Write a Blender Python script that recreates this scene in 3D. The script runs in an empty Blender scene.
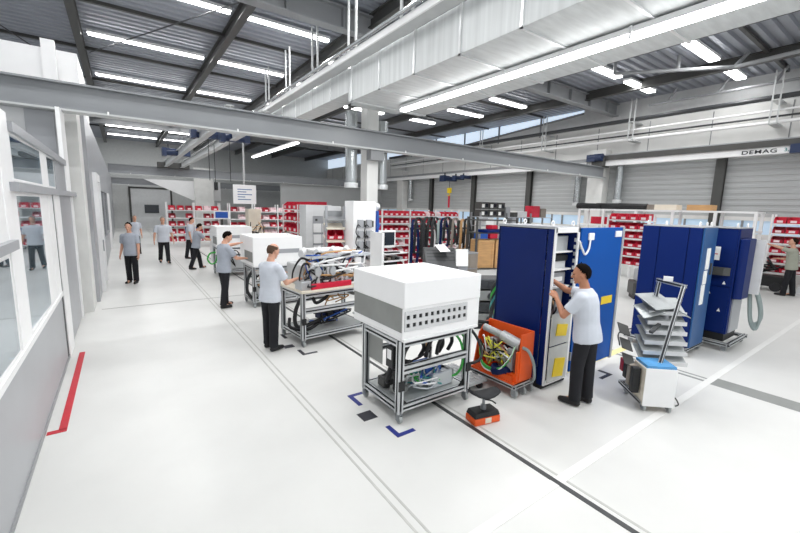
import bpy, bmesh, math, random
from mathutils import Vector, Matrix
PI = math.pi
rnd = random.Random(7)
C = bpy.context.scene.collection
sc = bpy.context.scene

# ------------------------------------------------------------------ materials
def lin(h):
    h = h.lstrip('#'); v = [int(h[i:i+2], 16)/255 for i in (0, 2, 4)]
    return [(c/12.92 if c <= .04045 else ((c+.055)/1.055)**2.4) for c in v] + [1]
MATS = {}
def mat(name, col, rough=.5, metal=0, noise=0, nscale=6, bump=0, bscale=40, stretch=None, spec=.5, emit=0, alpha=1, trans=0):
    m = bpy.data.materials.new(name); m.use_nodes = True; MATS[name] = m
    nt = m.node_tree; b = nt.nodes['Principled BSDF']
    c = lin(col)
    b.inputs['Base Color'].default_value = c
    b.inputs['Roughness'].default_value = rough; b.inputs['Metallic'].default_value = metal
    b.inputs['Specular IOR Level'].default_value = spec
    if alpha < 1: b.inputs['Alpha'].default_value = alpha
    if trans: b.inputs['Transmission Weight'].default_value = trans
    if emit:
        b.inputs['Emission Color'].default_value = c; b.inputs['Emission Strength'].default_value = emit
    if noise or bump:
        tc = nt.nodes.new('ShaderNodeTexCoord'); mp = nt.nodes.new('ShaderNodeMapping')
        if stretch: mp.inputs['Scale'].default_value = stretch
        nt.links.new(tc.outputs['Object'], mp.inputs['Vector'])
    if noise:
        n = nt.nodes.new('ShaderNodeTexNoise'); n.inputs['Scale'].default_value = nscale; n.inputs['Detail'].default_value = 6
        nt.links.new(mp.outputs['Vector'], n.inputs['Vector'])
        r = nt.nodes.new('ShaderNodeValToRGB')
        r.color_ramp.elements[0].position = .3; r.color_ramp.elements[1].position = .7
        r.color_ramp.elements[0].color = [x*(1-noise) for x in c[:3]] + [1]
        r.color_ramp.elements[1].color = [min(1, x*(1+noise*.6)) for x in c[:3]] + [1]
        nt.links.new(n.outputs['Fac'], r.inputs['Fac']); nt.links.new(r.outputs['Color'], b.inputs['Base Color'])
    if bump:
        n2 = nt.nodes.new('ShaderNodeTexNoise'); n2.inputs['Scale'].default_value = bscale; n2.inputs['Detail'].default_value = 4
        nt.links.new(mp.outputs['Vector'], n2.inputs['Vector'])
        bp = nt.nodes.new('ShaderNodeBump'); bp.inputs['Strength'].default_value = bump; bp.inputs['Distance'].default_value = .01
        nt.links.new(n2.outputs['Fac'], bp.inputs['Height']); nt.links.new(bp.outputs['Normal'], b.inputs['Normal'])
    return m
mat('floor', '#d9d9d6', .38, noise=.07, nscale=.8, bump=.06, bscale=14, spec=.35)
mat('groove', '#bdbdb8', .6, noise=.1)
mat('rail_dark', '#3a3c3d', .45, noise=.15)
mat('strip_grey', '#8f918e', .5, noise=.1, nscale=3)
mat('stripe_white', '#e6e6e3', .5, noise=.03)
mat('tape_red', '#c4162c', .5, noise=.08)
mat('tape_blue', '#1d2a7c', .5, noise=.08)
mat('tape_dark', '#2a2a33', .5, noise=.08)
mat('tape_yellow', '#efe3a0', .5, noise=.08)
mat('deck', '#9a9ea6', .42, noise=.06, nscale=2, metal=.25)
mat('steel_dark', '#474745', .45, noise=.1, nscale=2)
mat('steel_grey', '#8e9092', .42, noise=.06, nscale=2)
mat('steel_blackish', '#3b3d3f', .5, noise=.1)
mat('crane_grey', '#8d9093', .38, noise=.05, nscale=1.5)
mat('flange', '#c4c6c6', .4, noise=.04)
mat('galv', '#d3d6d6', .5, metal=.2, noise=.13, nscale=2.2, stretch=(1, 4.5, .2))
mat('galv_seam', '#e6e8e8', .3, metal=.5, noise=.05)
mat('galv_pipe', '#b5b9ba', .25, metal=.8, noise=.12, nscale=6, stretch=(1, 1, .3))
mat('white', '#f2f2f2', .4, noise=.02)
mat('white_bright', '#fafafa', .35, noise=.015)
mat('panel_grey', '#a6a8ac', .35, noise=.05, nscale=1.5)
mat('panel_pale', '#d6d7d8', .4, noise=.06, nscale=2, stretch=(1, .3, 3))
mat('concrete', '#dededb', .7, noise=.08, nscale=2.5, bump=.1)
mat('concrete_white', '#e4e4e1', .6, noise=.05, nscale=1.5)
mat('siding', '#b4b6b6', .45, noise=.04, nscale=1)
mat('upper_clad', '#cfd0d0', .5, noise=.05)
mat('back_wall', '#c4c6c5', .6, noise=.06)
mat('gate', '#d2d4d5', .5, noise=.05)
mat('dark_glass', '#454b50', .15, noise=.1)
mat('navy', '#06205e', .42, spec=.2, noise=.06, nscale=1.2)
mat('navy_dark', '#061a48', .42, spec=.2, noise=.06, nscale=1.2)
mat('blue_steel', '#24558a', .35, noise=.05)
mat('blue_bright', '#0450a4', .45, spec=.15, noise=.05, nscale=1)
mat('orange', '#e85a1c', .4, noise=.06)
mat('black', '#17181a', .5, noise=.15)
mat('black_soft', '#202124', .75, noise=.2, bump=.15)
mat('rubber', '#26272a', .6, noise=.1)
mat('alu', '#cdd0d2', .35, metal=.6, noise=.06, nscale=8, stretch=(1, 1, .2))
mat('alu_cap', '#8f9396', .4, metal=.5, noise=.05)
mat('steel_in', '#c9cccd', .35, metal=.4, noise=.08)
mat('red', '#cf1f3c', .4, noise=.1)
mat('red_dark', '#a81830', .4, noise=.1)
mat('pink_label', '#f0d9dc', .5, noise=.05)
mat('paper', '#f6f6f4', .7, noise=.02)
mat('ink', '#6f89b4', .7, noise=.05)
mat('text_dark', '#23262c', .5, noise=.05)
mat('blue_plastic', '#2459b4', .4, noise=.1)
mat('blue_film', '#5aa0d8', .25, noise=.15)
mat('green_hose', '#3fae48', .4, noise=.1)
mat('teal', '#3f8f8d', .5, noise=.1)
mat('teal_grey', '#8d9a99', .45, noise=.1)
mat('yellow', '#f0cf1e', .45, noise=.08)
mat('yellow_hose', '#dcd94a', .45, noise=.08)
mat('wood', '#c99d6a', .6, noise=.15, nscale=3, stretch=(1, 1, 8))
mat('drum', '#8f867c', .5, noise=.1)
mat('hoist_blue', '#1f3052', .4, noise=.1)
mat('skin', '#d9a58c', .55, noise=.05)
mat('skin_tan', '#b98062', .55, noise=.05)
mat('shirt', '#c3c8d2', .85, noise=.06, nscale=9, bump=.35, bscale=9)
mat('shirt_light', '#ced3dc', .85, noise=.05, nscale=9, bump=.35, bscale=9)
mat('shirt_grey', '#a7adb8', .85, noise=.06, nscale=9, bump=.35, bscale=9)
mat('shirt_olive', '#a3a597', .85, noise=.06, nscale=9, bump=.35, bscale=9)
mat('trousers', '#16171d', .85, noise=.25, nscale=7, bump=.35, bscale=7)
mat('shoe', '#121214', .45, noise=.1)
mat('hair_dark', '#120d0b', .9, spec=.1, noise=.25, nscale=40)
mat('hair_thin', '#5d4a3e', .9, spec=.1, noise=.2, nscale=40)
mat('hair_brown', '#2a1d16', .9, spec=.1, noise=.25, nscale=40)
mat('hair_grey', '#a09a92', .75, noise=.2, nscale=40)
mat('eye', '#1c1512', .3, noise=.05)
mat('lips', '#b06a5c', .5, noise=.05)
mat('tray', '#a9adad', .4, metal=.3, noise=.1)
mat('beige', '#e5dccb', .6, noise=.05)
mat('clear_white', '#e9eef2', .2, noise=.05, alpha=.55)
mat('clear_sheet', '#dfe1dd', .2, noise=.08, alpha=.72)
mat('lamp', '#ffffff', .5, emit=9)
mat('screen', '#1a2330', .2, noise=.1)
mat('sky_glass', '#d3e2f2', .1, emit=.8)
mat('ribbon_glass', '#b9cfe2', .1, emit=.35)
def glass_mat(name, refl, tint):
    m = bpy.data.materials.new(name); m.use_nodes = True; MATS[name] = m
    nt = m.node_tree; nt.nodes.clear()
    o = nt.nodes.new('ShaderNodeOutputMaterial'); mx = nt.nodes.new('ShaderNodeMixShader')
    t = nt.nodes.new('ShaderNodeBsdfTransparent'); t.inputs['Color'].default_value = lin(tint)
    g = nt.nodes.new('ShaderNodeBsdfGlossy'); g.inputs['Roughness'].default_value = .015
    g.inputs['Color'].default_value = (.93, .97, 1, 1)
    n = nt.nodes.new('ShaderNodeTexNoise'); n.inputs['Scale'].default_value = .7
    mr = nt.nodes.new('ShaderNodeMapRange'); mr.inputs['To Min'].default_value = refl-.04; mr.inputs['To Max'].default_value = refl+.04
    nt.links.new(n.outputs['Fac'], mr.inputs['Value']); nt.links.new(mr.outputs['Result'], mx.inputs['Fac'])
    nt.links.new(t.outputs[0], mx.inputs[1]); nt.links.new(g.outputs[0], mx.inputs[2]); nt.links.new(mx.outputs[0], o.inputs['Surface'])
glass_mat('glass', .6, '#cfd9de')

# ------------------------------------------------------------------ mesh helpers
def catmull(pts, k=5):
    P = [Vector(p) for p in pts]
    if len(P) < 3: return P
    Q = [P[0]*2-P[1]] + P + [P[-1]*2-P[-2]]; out = []
    for i in range(1, len(Q)-2):
        a, b, c, d = Q[i-1:i+3]
        for j in range(k):
            t = j/k
            out.append(.5*((2*b)+(c-a)*t+(2*a-5*b+4*c-d)*t*t+(3*b-a-3*c+d)*t**3))
    out.append(P[-1]); return out
class MB:
    def __init__(s): s.v = []; s.f = []; s.dark = set()
    def add(s, vs, fs):
        n = len(s.v); s.v += [tuple(p) for p in vs]; s.f += [tuple(i+n for i in f) for f in fs]; return s
    def bx(s, x0, x1, y0, y1, z0, z1, M=None):
        vs = [Vector(p) for p in ((x0,y0,z0),(x1,y0,z0),(x1,y1,z0),(x0,y1,z0),(x0,y0,z1),(x1,y0,z1),(x1,y1,z1),(x0,y1,z1))]
        if M: vs = [M @ p for p in vs]
        return s.add(vs, [(0,3,2,1),(4,5,6,7),(0,1,5,4),(1,2,6,5),(2,3,7,6),(3,0,4,7)])
    def box(s, c, d, rz=0, rx=0, ry=0):
        M = Matrix.Translation(c) @ Matrix.Rotation(rz, 4, 'Z') @ Matrix.Rotation(ry, 4, 'Y') @ Matrix.Rotation(rx, 4, 'X')
        return s.bx(-d[0]/2, d[0]/2, -d[1]/2, d[1]/2, -d[2]/2, d[2]/2, M)
    def rings(s, R, cap=True):
        n = len(R[0]); vs = [p for r in R for p in r]; fs = []
        for i in range(len(R)-1):
            for j in range(n):
                k = (j+1) % n; fs.append((i*n+j, i*n+k, (i+1)*n+k, (i+1)*n+j))
        if cap:
            fs.append(tuple(range(n-1, -1, -1))); fs.append(tuple(range((len(R)-1)*n, len(R)*n)))
        return s.add(vs, fs)
    def sweep(s, path, rad, n=8, cap=True):
        P = [Vector(p) for p in path]; R = []; u = None
        for i, p in enumerate(P):
            t = (P[min(i+1, len(P)-1)]-P[max(i-1, 0)])
            if t.length < 1e-9: t = Vector((0, 0, 1))
            t.normalize()
            if u is None:
                u = t.orthogonal().normalized()
            else:
                u = (u-t*u.dot(t)); u = u.normalized() if u.length > 1e-6 else t.orthogonal().normalized()
            w = t.cross(u); r = rad[i] if isinstance(rad, (list, tuple)) else rad
            R.append([p+(u*math.cos(2*PI*j/n)+w*math.sin(2*PI*j/n))*r for j in range(n)])
        return s.rings(R, cap)
    def cyl(s, p, q, r, r2=None, n=12): return s.sweep([p, q], [r, r if r2 is None else r2], n)
    def tube(s, pts, r, n=7, k=5): return s.sweep(catmull(pts, k), r, n)
    def cap_tube(s, p, q, r1, r2, n=14):       # rounded tapered limb
        p = Vector(p); q = Vector(q); d = (q-p); d = d.normalized() if d.length > 1e-6 else Vector((0, 0, 1))
        path = []; rad = []
        for a in (80, 55, 28): path.append(p-d*r1*math.sin(math.radians(a))); rad.append(r1*math.cos(math.radians(a)))
        for t in (0, .33, .66, 1): path.append(p.lerp(q, t)); rad.append(r1+(r2-r1)*t)
        for a in (28, 55, 80): path.append(q+d*r2*math.sin(math.radians(a))); rad.append(r2*math.cos(math.radians(a)))
        return s.sweep(path, rad, n)
    def sph(s, c, r, M=None, nu=14, nv=9, keep=None):
        c = Vector(c); r = (r, r, r) if isinstance(r, (int, float)) else r
        M3 = M.to_3x3() if M else Matrix.Identity(3)
        vs = []; loc = []; fs = []
        for i in range(nv+1):
            th = PI*i/nv
            for j in range(nu):
                ph = 2*PI*j/nu
                l = Vector((r[0]*math.sin(th)*math.cos(ph), r[1]*math.sin(th)*math.sin(ph), r[2]*math.cos(th)))
                loc.append(l); vs.append(c+M3 @ l)
        for i in range(nv):
            for j in range(nu):
                f = (i*nu+j, (i+1)*nu+j, (i+1)*nu+(j+1) % nu, i*nu+(j+1) % nu)
                if keep is None or all(keep(loc[k]) for k in f): fs.append(f)
        return s.add(vs, fs)
    def prism(s, poly, axis, a, b):            # poly of 2-D points pushed along an axis
        def pt(p, t):
            return {'x': (t, p[0], p[1]), 'y': (p[0], t, p[1]), 'z': (p[0], p[1], t)}[axis]
        n = len(poly); vs = [pt(p, a) for p in poly]+[pt(p, b) for p in poly]
        fs = [tuple(range(n-1, -1, -1)), tuple(range(n, 2*n))]+[(i, (i+1) % n, n+(i+1) % n, n+i) for i in range(n)]
        return s.add(vs, fs)
    def prof(s, p, q, w=.05, w2=None):         # slotted aluminium profile between two points
        p = Vector(p); q = Vector(q); d = (q-p).normalized()
        up = Vector((0, 0, 1)) if abs(d.z) < .9 else Vector((0, 1, 0))
        a = d.cross(up).normalized(); b = d.cross(a).normalized(); h = w/2; h2 = (w2 or w)/2; g = .0125; e = .02
        o = [(-h,-h2),(-g,-h2),(-g,-h2+e),(g,-h2+e),(g,-h2),(h,-h2),(h,-g),(h-e,-g),(h-e,g),(h,g),(h,h2),(g,h2),(g,h2-e),(-g,h2-e),(-g,h2),(-h,h2),(-h,g),(-h+e,g),(-h+e,-g),(-h,-g)]
        n = len(s.f)
        for j in (1, 2, 3, 6, 7, 8, 11, 12, 13, 16, 17, 18): s.dark.add(n+j)
        return s.rings([[p+a*x+b*y for x, y in o], [q+a*x+b*y for x, y in o]])
    def ibeam(s, p, q, w, h, tf=.03, tw=.02):  # p,q = middle of the beam's depth
        p = Vector(p); q = Vector(q); d = (q-p).normalized()
        up = Vector((0, 0, 1)) if abs(d.z) < .9 else Vector((1, 0, 0))
        a = d.cross(up).normalized(); b = a.cross(d).normalized(); W = w/2; H = h/2; t = tw/2
        o = [(-W,-H),(W,-H),(W,-H+tf),(t,-H+tf),(t,H-tf),(W,H-tf),(W,H),(-W,H),(-W,H-tf),(-t,H-tf),(-t,-H+tf),(-W,-H+tf)]
        return s.rings([[p+a*x+b*y for x, y in o], [q+a*x+b*y for x, y in o]])
    def build(s, name, m, parent=None, smooth=False, bev=0, fix=True):
        me = bpy.data.meshes.new(name); me.from_pydata(s.v, [], s.f); me.validate()
        if fix:
            bm = bmesh.new(); bm.from_mesh(me); bmesh.ops.recalc_face_normals(bm, faces=bm.faces); bm.to_mesh(me); bm.free()
        me.materials.append(MATS[m])
        if s.dark:
            me.materials.append(MATS['steel_blackish'])
            if len(me.polygons) == len(s.f):
                for j in s.dark: me.polygons[j].material_index = 1
        if smooth: me.polygons.foreach_set('use_smooth', [True]*len(me.polygons))
        o = bpy.data.objects.new(name, me); C.objects.link(o)
        if parent: o.parent = parent
        if bev:
            b = o.modifiers.new('Bevel', 'BEVEL'); b.width = bev; b.segments = 2; b.limit_method = 'ANGLE'; b.angle_limit = .7
        return o
def tag(o, label, cat, group=None):
    o['label'] = label; o['category'] = cat
    if group: o['group'] = group
    return o
def thing(name, label, cat, loc=(0, 0, 0), rz=0, group=None):
    o = bpy.data.objects.new(name, None); C.objects.link(o); o.empty_display_size = .1
    o.location = loc; o.rotation_euler = (0, 0, rz)
    return tag(o, label, cat, group)
def struct(name, mb, m, **k):
    o = mb.build(name, m, **k)
    if not k.get('parent'): o['kind'] = 'structure'
    return o
def dup(root, loc, rz, label, group=None):
    r = root.copy(); C.objects.link(r); r.location = loc; r.rotation_euler = (0, 0, rz); r['label'] = label
    if group: r['group'] = group
    def rec(src, dst):
        for ch in list(src.children):
            c = ch.copy(); C.objects.link(c); c.parent = dst; rec(ch, c)
    rec(root, r)
    return r
def text_mesh(name, body, size, M, m, parent=None, ext=.006, sx=1, bold=0):
    cu = bpy.data.curves.new(name, 'FONT'); cu.body = body; cu.size = size; cu.space_character = 1.1; cu.extrude = ext; cu.offset = bold
    t = bpy.data.objects.new(name, cu); C.objects.link(t)
    bpy.context.view_layer.update()
    me = bpy.data.meshes.new_from_object(t.evaluated_get(bpy.context.evaluated_depsgraph_get()))
    bpy.data.objects.remove(t); bpy.data.curves.remove(cu)
    me.transform(M @ Matrix.Diagonal((sx, 1, 1, 1))); me.materials.clear(); me.materials.append(MATS[m])
    o = bpy.data.objects.new(name, me); C.objects.link(o)
    if parent: o.parent = parent
    return o

# ------------------------------------------------------------------ camera
F = 388.0; H = 2.40
yaw, pitch, roll = [math.radians(a) for a in (35.6, 8.6, 1.47)]
fv = Vector((math.sin(yaw)*math.cos(pitch), math.cos(yaw)*math.cos(pitch), -math.sin(pitch)))
rv = Vector((math.cos(yaw), -math.sin(yaw), 0)); uv = rv.cross(fv)
r2 = rv*math.cos(roll)+uv*math.sin(roll); u2 = uv*math.cos(roll)-rv*math.sin(roll)
cam = bpy.data.cameras.new('camera'); cam.sensor_width = 36; cam.lens = 36*F/800; cam.clip_end = 300
co = bpy.data.objects.new('camera', cam); C.objects.link(co)
Mx = Matrix((r2, u2, -fv)).transposed().to_4x4(); Mx.translation = (0, 0, H)
co.matrix_world = Mx; sc.camera = co
sc.view_settings.view_transform = 'Standard'; sc.view_settings.look = 'None'; sc.view_settings.gamma = 1
sc.view_settings.use_curve_mapping = False
sc.view_settings.exposure = 0.08
# ------------------------------------------------------------------ the hall
struct('floor', MB().bx(-9, 21, -12, 46, -.2, 0), 'floor')
struct('trim_1', MB().bx(3.0, 3.05, -6, 40, 0, .005), 'rail_dark')           # sunk rail along the hall
struct('trim_2', MB().bx(3.1, 3.125, -6, 40, 0, .003), 'groove')
g = MB(); g.bx(1.63, 1.65, -6, 40, 0, .003); g.bx(1.71, 1.73, -6, 40, 0, .003)
struct('trim_3', g, 'groove')
struct('trim_4', MB().bx(-.5, 19, 10.62, 10.645, 0, .003), 'strip_grey')
g = MB(); g.prism([(6.75, -8), (7.09, -8), (7.09, 1.68), (6.75, 1.68)], 'z', 0, .0025); g.bx(6.78, 6.84, 1.77, 3.6, 0, .0025); g.bx(6.92, 6.96, 1.77, 3.6, 0, .0025); struct('trim_5', g, 'strip_grey')
struct('trim_6', MB().bx(-.6, 19, 1.68, 1.77, 0, .0035), 'stripe_white')
g = MB(); g.bx(-.78, -.62, 5.05, 5.12, 0, .005); g.bx(-.69, -.62, 5.1, 7.7, 0, .005)
tag(g.build('floor_tape', 'tape_red'), 'red floor tape in an angle along the office wall on the left', 'floor tape')
def bracket(x, y, ax, ay, m, label):
    g = MB(); w = .055
    x0, x1 = sorted((x, x+ax)); y0, y1 = sorted((y, y+ay))
    g.bx(x0, x1, *sorted((y, y+(w if ay > 0 else -w))), 0, .004)
    g.bx(*sorted((x, x+(w if ax > 0 else -w))), y0, y1, 0, .0045)
    tag(g.build('floor_marker', m), label, 'floor marking')
bracket(2.2, 4.16, .21, -.3, 'tape_blue', 'blue corner mark on the floor at the back left wheel of the foremost cart')
bracket(2.22, 3.06, .24, .24, 'tape_blue', 'blue corner mark on the floor at the near wheel of the foremost cart')
bracket(2.26, 6.95, .2, -.26, 'tape_dark', 'dark corner mark on the floor at the back left wheel of the open machine cart')
bracket(2.24, 5.76, .26, .26, 'tape_dark', 'dark corner mark on the floor at the near wheel of the open machine cart')
tag(MB().bx(2.08, 2.26, 3.52, 3.7, 0, .004).build('floor_marker', 'tape_dark'), 'black square on the floor beside the foremost cart', 'floor marking')
tag(MB().bx(2.1, 2.27, 6.2, 6.34, 0, .004).build('floor_marker', 'tape_dark'), 'black square on the floor beside the open machine cart', 'floor marking')
bracket(5.86, 2.62, -.3, .2, 'tape_dark', 'dark corner mark on the floor behind the man at the blue cabinet')
tag(MB().bx(5.0, 7.3, 3.02, 3.14, 0, .003).build('floor_tape', 'tape_yellow'), 'pale yellow tape line on the floor below the open blue door', 'floor tape')

# roof: trapezoid sheeting with ribs across the hall, underside at 7.55
pts = []; y = -4.0
while y < 44:
    pts += [(y, 7.55), (y+.13, 7.55), (y+.17, 7.63), (y+.27, 7.63)]; y += .31
pts += [(y, 7.55), (y, 7.8), (-4, 7.8)]
g = MB(); g.prism(pts, 'x', -9, 20); struct('ceiling', g, 'deck')
def ib(name, p, q, w, h, m, tf=.03, tw=.03):
    o = MB().ibeam(p, q, w, h, tf, tw).build(name, m); o['kind'] = 'structure'; return o
for x in (-8.2, -4.45, -.72, 2.95, 5.9, 9.6, 13.2, 16.8):
    ib('roof_beam', (x, -4, 7.38), (x, 43, 7.38), .2, .34, 'steel_dark')
for y in (4, 13.7, 17.8, 21.9, 26, 30.5, 35):
    o = MB().bx(-9, 19.4, y-.05, y+.05, 7.46, 7.55).build('roof_purlin', 'steel_dark'); o['kind'] = 'structure'
for y in (9.9, 30.2):
    g = MB().ibeam((-9, y, 7.22), (19.5, y, 7.22), .3, .55, .035, .03)
    for k in range(19): g.bx(-8.5+k*1.5, -8.48+k*1.5, y-.14, y+.14, 6.98, 7.46)
    o = g.build('main_girder', 'steel_grey'); o['kind'] = 'structure'
# diagonal bracing below the third roof beam and in the right bay
g = MB()
for k in range(4):
    y = 11.5+k*3.2; g.cyl((6.1, y, 7.2), (6.1, y+1.6, 6.75), .035); g.cyl((6.1, y+3.2, 7.2), (6.1, y+1.6, 6.75), .035)
g.cyl((6.1, 13, 6.75), (6.1, 22.8, 6.75), .05)
tag(g.build('roof_truss', 'steel_grey'), 'grey steel bracing truss below the roof left of the big air duct', 'truss')
g = MB(); A_ = [(14.0, 7.3, 7.1), (16.2, 4.63, 7.1), (15.9, 1.6, 7.1)]
g.cyl(A_[0], A_[1], .06, n=8); g.cyl(A_[1], A_[2], .06, n=8)
for p, q in (((16.2, 4.63, 7.1), (16.5, 4.4, 7.55)), ((16.0, 2.9, 7.1), (16.3, 2.8, 7.55)), ((15.2, 5.85, 7.1), (15.2, 5.85, 7.55)), ((14.0, 7.3, 7.1), (14.0, 7.3, 7.5))): g.cyl(p, q, .06, n=8)
tag(g.build('roof_truss', 'steel_grey'), 'grey angled tube bracing below the roof between the right lamps', 'truss')
g = MB(); g.cyl((18.9, 8.2, 7.05), (18.9, .5, 7.05), .05, n=8)
for y in (7.5, 5.8, 4.2, 2.6, 1): g.cyl((18.9, y, 7.05), (18.9, y-.3, 7.55), .05, n=8)
tag(g.build('roof_truss', 'steel_grey'), 'grey tube girder with struts below the roof beside the right wall', 'truss')
for a, b, l in (((-.85, 21, 7.16), (-4.2, 10.5, 7.16), 'thin dark tie rod under the roof above the white box'), ((-.5, 17, 7.16), (2.8, 10.2, 7.16), 'thin tie rod slanting under the roof between the first two roof beams')):
    tag(MB().cyl(a, b, .018, n=6).build('tie_rod', 'steel_blackish'), l, 'tie rod')

# right long wall
X = 19.5
g = MB(); g.bx(X, X+.3, -4, 43, 0, 1.75); g.bx(X, X+.3, -4, 43, 2.25, 2.4); struct('wall_right', g, 'concrete')
prof = []; z = 2.4
while z < 4.95:
    prof += [(z, 0), (z+.1, 0), (z+.12, .03), (z+.2, .03)]; z += .22
g = MB(); pp = [(X+d, zz) for zz, d in prof]+[(X+.3, prof[-1][0]), (X+.3, 2.4)]
g.prism(pp, 'y', -4, 43); struct('wall_right_siding', g, 'siding')
struct('wall_right_band', MB().bx(X-.02, X+.3, -4, 43, 4.95, 6.55), 'concrete_white')
g = MB()
for k in range(20): g.bx(X-.035, X-.02, -3.2+k*2.3, -3.17+k*2.3, 4.95, 6.5)
struct('trim_7', g, 'steel_grey')
g = MB(); g.prism([(-4, 6.55), (11.5, 6.55), (11.5, 7.55), (-4, 7.55)], 'x', X, X+.3)
g.prism([(11.5, 6.55), (43, 6.55), (22, 6.62), (11.5, 7.38)], 'x', X, X+.3); struct('wall_right_upper', g, 'upper_clad')
w = struct('window_1', MB().prism([(11.5, 7.38), (22, 6.62), (43, 6.55), (43, 7.55), (11.5, 7.55)], 'x', X+.1, X+.12), 'sky_glass')
g = MB(); g.cyl((X, 11.5, 7.36), (X, 22, 6.6), .06, n=6)
for y in (14, 17, 20, 23, 26): g.bx(X-.04, X+.05, y-.04, y+.04, 6.5, 7.55)
g.build('window_frame', 'steel_grey', w)
w = struct('window_2', MB().bx(X+.08, X+.1, -4, 43, 1.75, 2.25), 'ribbon_glass')
g = MB()
for k in range(24): g.bx(X-.02, X+.06, -3+k*1.9, -2.94+k*1.9, 1.75, 2.25)
g.build('window_frame', 'steel_grey', w)
for y in (-.5, 5.5, 14.4, 18.8, 23.2):
    ib('wall_column', (X-.12, y, 0), (X-.12, y, 5.0), .32, .2, 'steel_dark')
for y in (10.3, 26.8):
    o = MB().bx(X-.55, X, y-.4, y+.4, 0, 5.4).build('wall_column', 'concrete', bev=.02); o['kind'] = 'structure'
# far end wall
struct('wall_back', MB().bx(-9, 20, 42, 42.3, 0, 7.6), 'back_wall')
d = struct('door_1', MB().bx(.75, 3.75, 41.9, 42, 0, 3.5), 'gate')
g = MB(); g.bx(.6, .75, 41.85, 42, 0, 3.65); g.bx(3.75, 3.9, 41.85, 42, 0, 3.65); g.bx(.6, 3.9, 41.85, 42, 3.5, 3.65); g.build('door_frame', 'steel_dark', d)
MB().bx(1.7, 2.8, 41.86, 41.9, 1.35, 2.1).build('door_window', 'dark_glass', d)
struct('wall_back_panel', MB().bx(10.2, 19.5, 30.4, 30.6, 0, 4.3), 'siding')
struct('wall_back_pier', MB().bx(5.0, 6.4, 36, 36.4, 0, 5.2), 'concrete')
g = MB(); g.prism([(1.6, 4.15), (5.0, 2.6), (7.2, 2.6), (7.2, 4.2)], 'y', 37.4, 37.5)
tag(g.build('canopy_sheet', 'white'), 'white sloping sheet hanging across the far end of the hall', 'canopy')

# middle concrete column
o = MB().bx(5.96, 6.34, 10.1, 10.5, 0, 6.95).build('column', 'concrete_white', bev=.02); o['kind'] = 'structure'
g = MB(); g.bx(5.93, 6.37, 9.85, 10.1, 3.75, 4.03); o = g.build('column_bracket', 'steel_grey', o)

# ---- left: office front (x = -0.8), window bands, post, panel, pillar, far wall
LX = -.8
g = MB(); g.bx(LX-.1, LX, -3, 7.7, .04, 1.02); struct('wall_left', g, 'panel_grey')
struct('baseboard_left', MB().bx(LX-.1, LX+.012, -3, 7.7, 0, .05), 'steel_grey')
struct('wall_left_end', MB().bx(LX-.1, LX, 8.15, 10.2, .04, 3.02), 'panel_grey')
struct('wall_left_strip', MB().bx(-1.33, -.92, 10.02, 10.05, 0, 4.02), 'panel_grey')
struct('trim_8', MB().bx(LX-.02, LX+.03, 10.0, 10.12, 0, 2.46), 'white')
struct('trim_17', MB().bx(LX-.05, LX+.012, 9.5, 10.2, 2.54, 4.03), 'white_bright')
struct('wall_left_cross', MB().bx(-9, LX-.1, 10.05, 10.2, 0, 4.02), 'panel_pale')
struct('wall_office', MB().bx(-4.4, -4.3, -8, 10.05, 0, 3.05), 'panel_pale')
struct('trim_9', MB().bx(LX-.1, LX+.02, 7.55, 8.15, 0, 2.46), 'white_bright', bev=.006)
struct('trim_18', MB().bx(LX-.06, LX+.004, 7.42, 7.55, .02, 2.46), 'steel_blackish')
def pane_window(n, y0, y1, z0, z1, fr=.06):
    # the glass is skewed to steer its reflection: its far edge is 2 cm proud
    w = struct('window_%d' % n, MB().prism([(LX-.014, y0), (LX+.008, y1), (LX-.002, y1), (LX-.024, y0)], 'z', z0, z1), 'glass')
    g = MB(); g.bx(LX-.1, LX+.006, y0-fr, y0, z0-fr, z1+fr); g.bx(LX-.1, LX+.006, y1, y1+fr, z0-fr, z1+fr)
    g.bx(LX-.1, LX+.006, y0, y1, z0-fr, z0); g.bx(LX-.1, LX+.006, y0, y1, z1, z1+fr)
    g.build('window_frame', 'white', w, bev=.005)
pane_window(3, 3.0, 4.5, 1.1, 1.9)
pane_window(4, 5.1, 6.36, 1.1, 2.42, .04)
pane_window(5, 5.1, 6.7, 2.58, 2.98, .03)
pane_window(6, 7.3, 7.9, 2.58, 2.98, .03)
struct('wall_left_post', MB().bx(LX-.1, LX+.008, 4.62, 5.05, 1.02, 3.16), 'white_bright', bev=.004)
struct('wall_left_panel', MB().bx(LX-.1, LX, -3, 4.62, 2.0, 3.05), 'white')
struct('trim_10', MB().bx(LX-.1, LX+.01, 6.4, 6.95, 1.02, 2.46), 'white_bright', bev=.004)
struct('trim_19', MB().bx(LX-.1, LX+.01, 6.74, 7.26, 2.54, 3.0), 'white_bright', bev=.004)
struct('trim_20', MB().bx(LX-.1, LX-.01, 7.94, 8.15, 2.54, 3.02), 'panel_pale')
struct('trim_11', MB().bx(LX-.1, LX+.01, 7.0, 7.42, 1.02, 2.46), 'white_bright', bev=.004)
struct('trim_12', MB().bx(LX-.1, LX+.04, 5.06, 9.4, 3.0, 3.09), 'panel_grey')
struct('trim_13', MB().bx(LX-.02, LX+.07, 4.85, 10.6, 2.46, 2.54), 'panel_grey')
struct('trim_14', MB().bx(LX-.05, LX+.05, -3, 4.7, 1.96, 2.04), 'panel_grey')
struct('trim_15', MB().bx(LX-.1, LX+.02, -3, 7.42, 1.0, 1.06), 'white')
o = MB().bx(-1.1, -.62, 10.5, 11.5, 0, 4.4).build('pillar', 'concrete'); o['kind'] = 'structure'
struct('wall_left_far', MB().bx(-.7, -.55, 11.5, 42, 0, 4.4), 'panel_grey')
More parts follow.
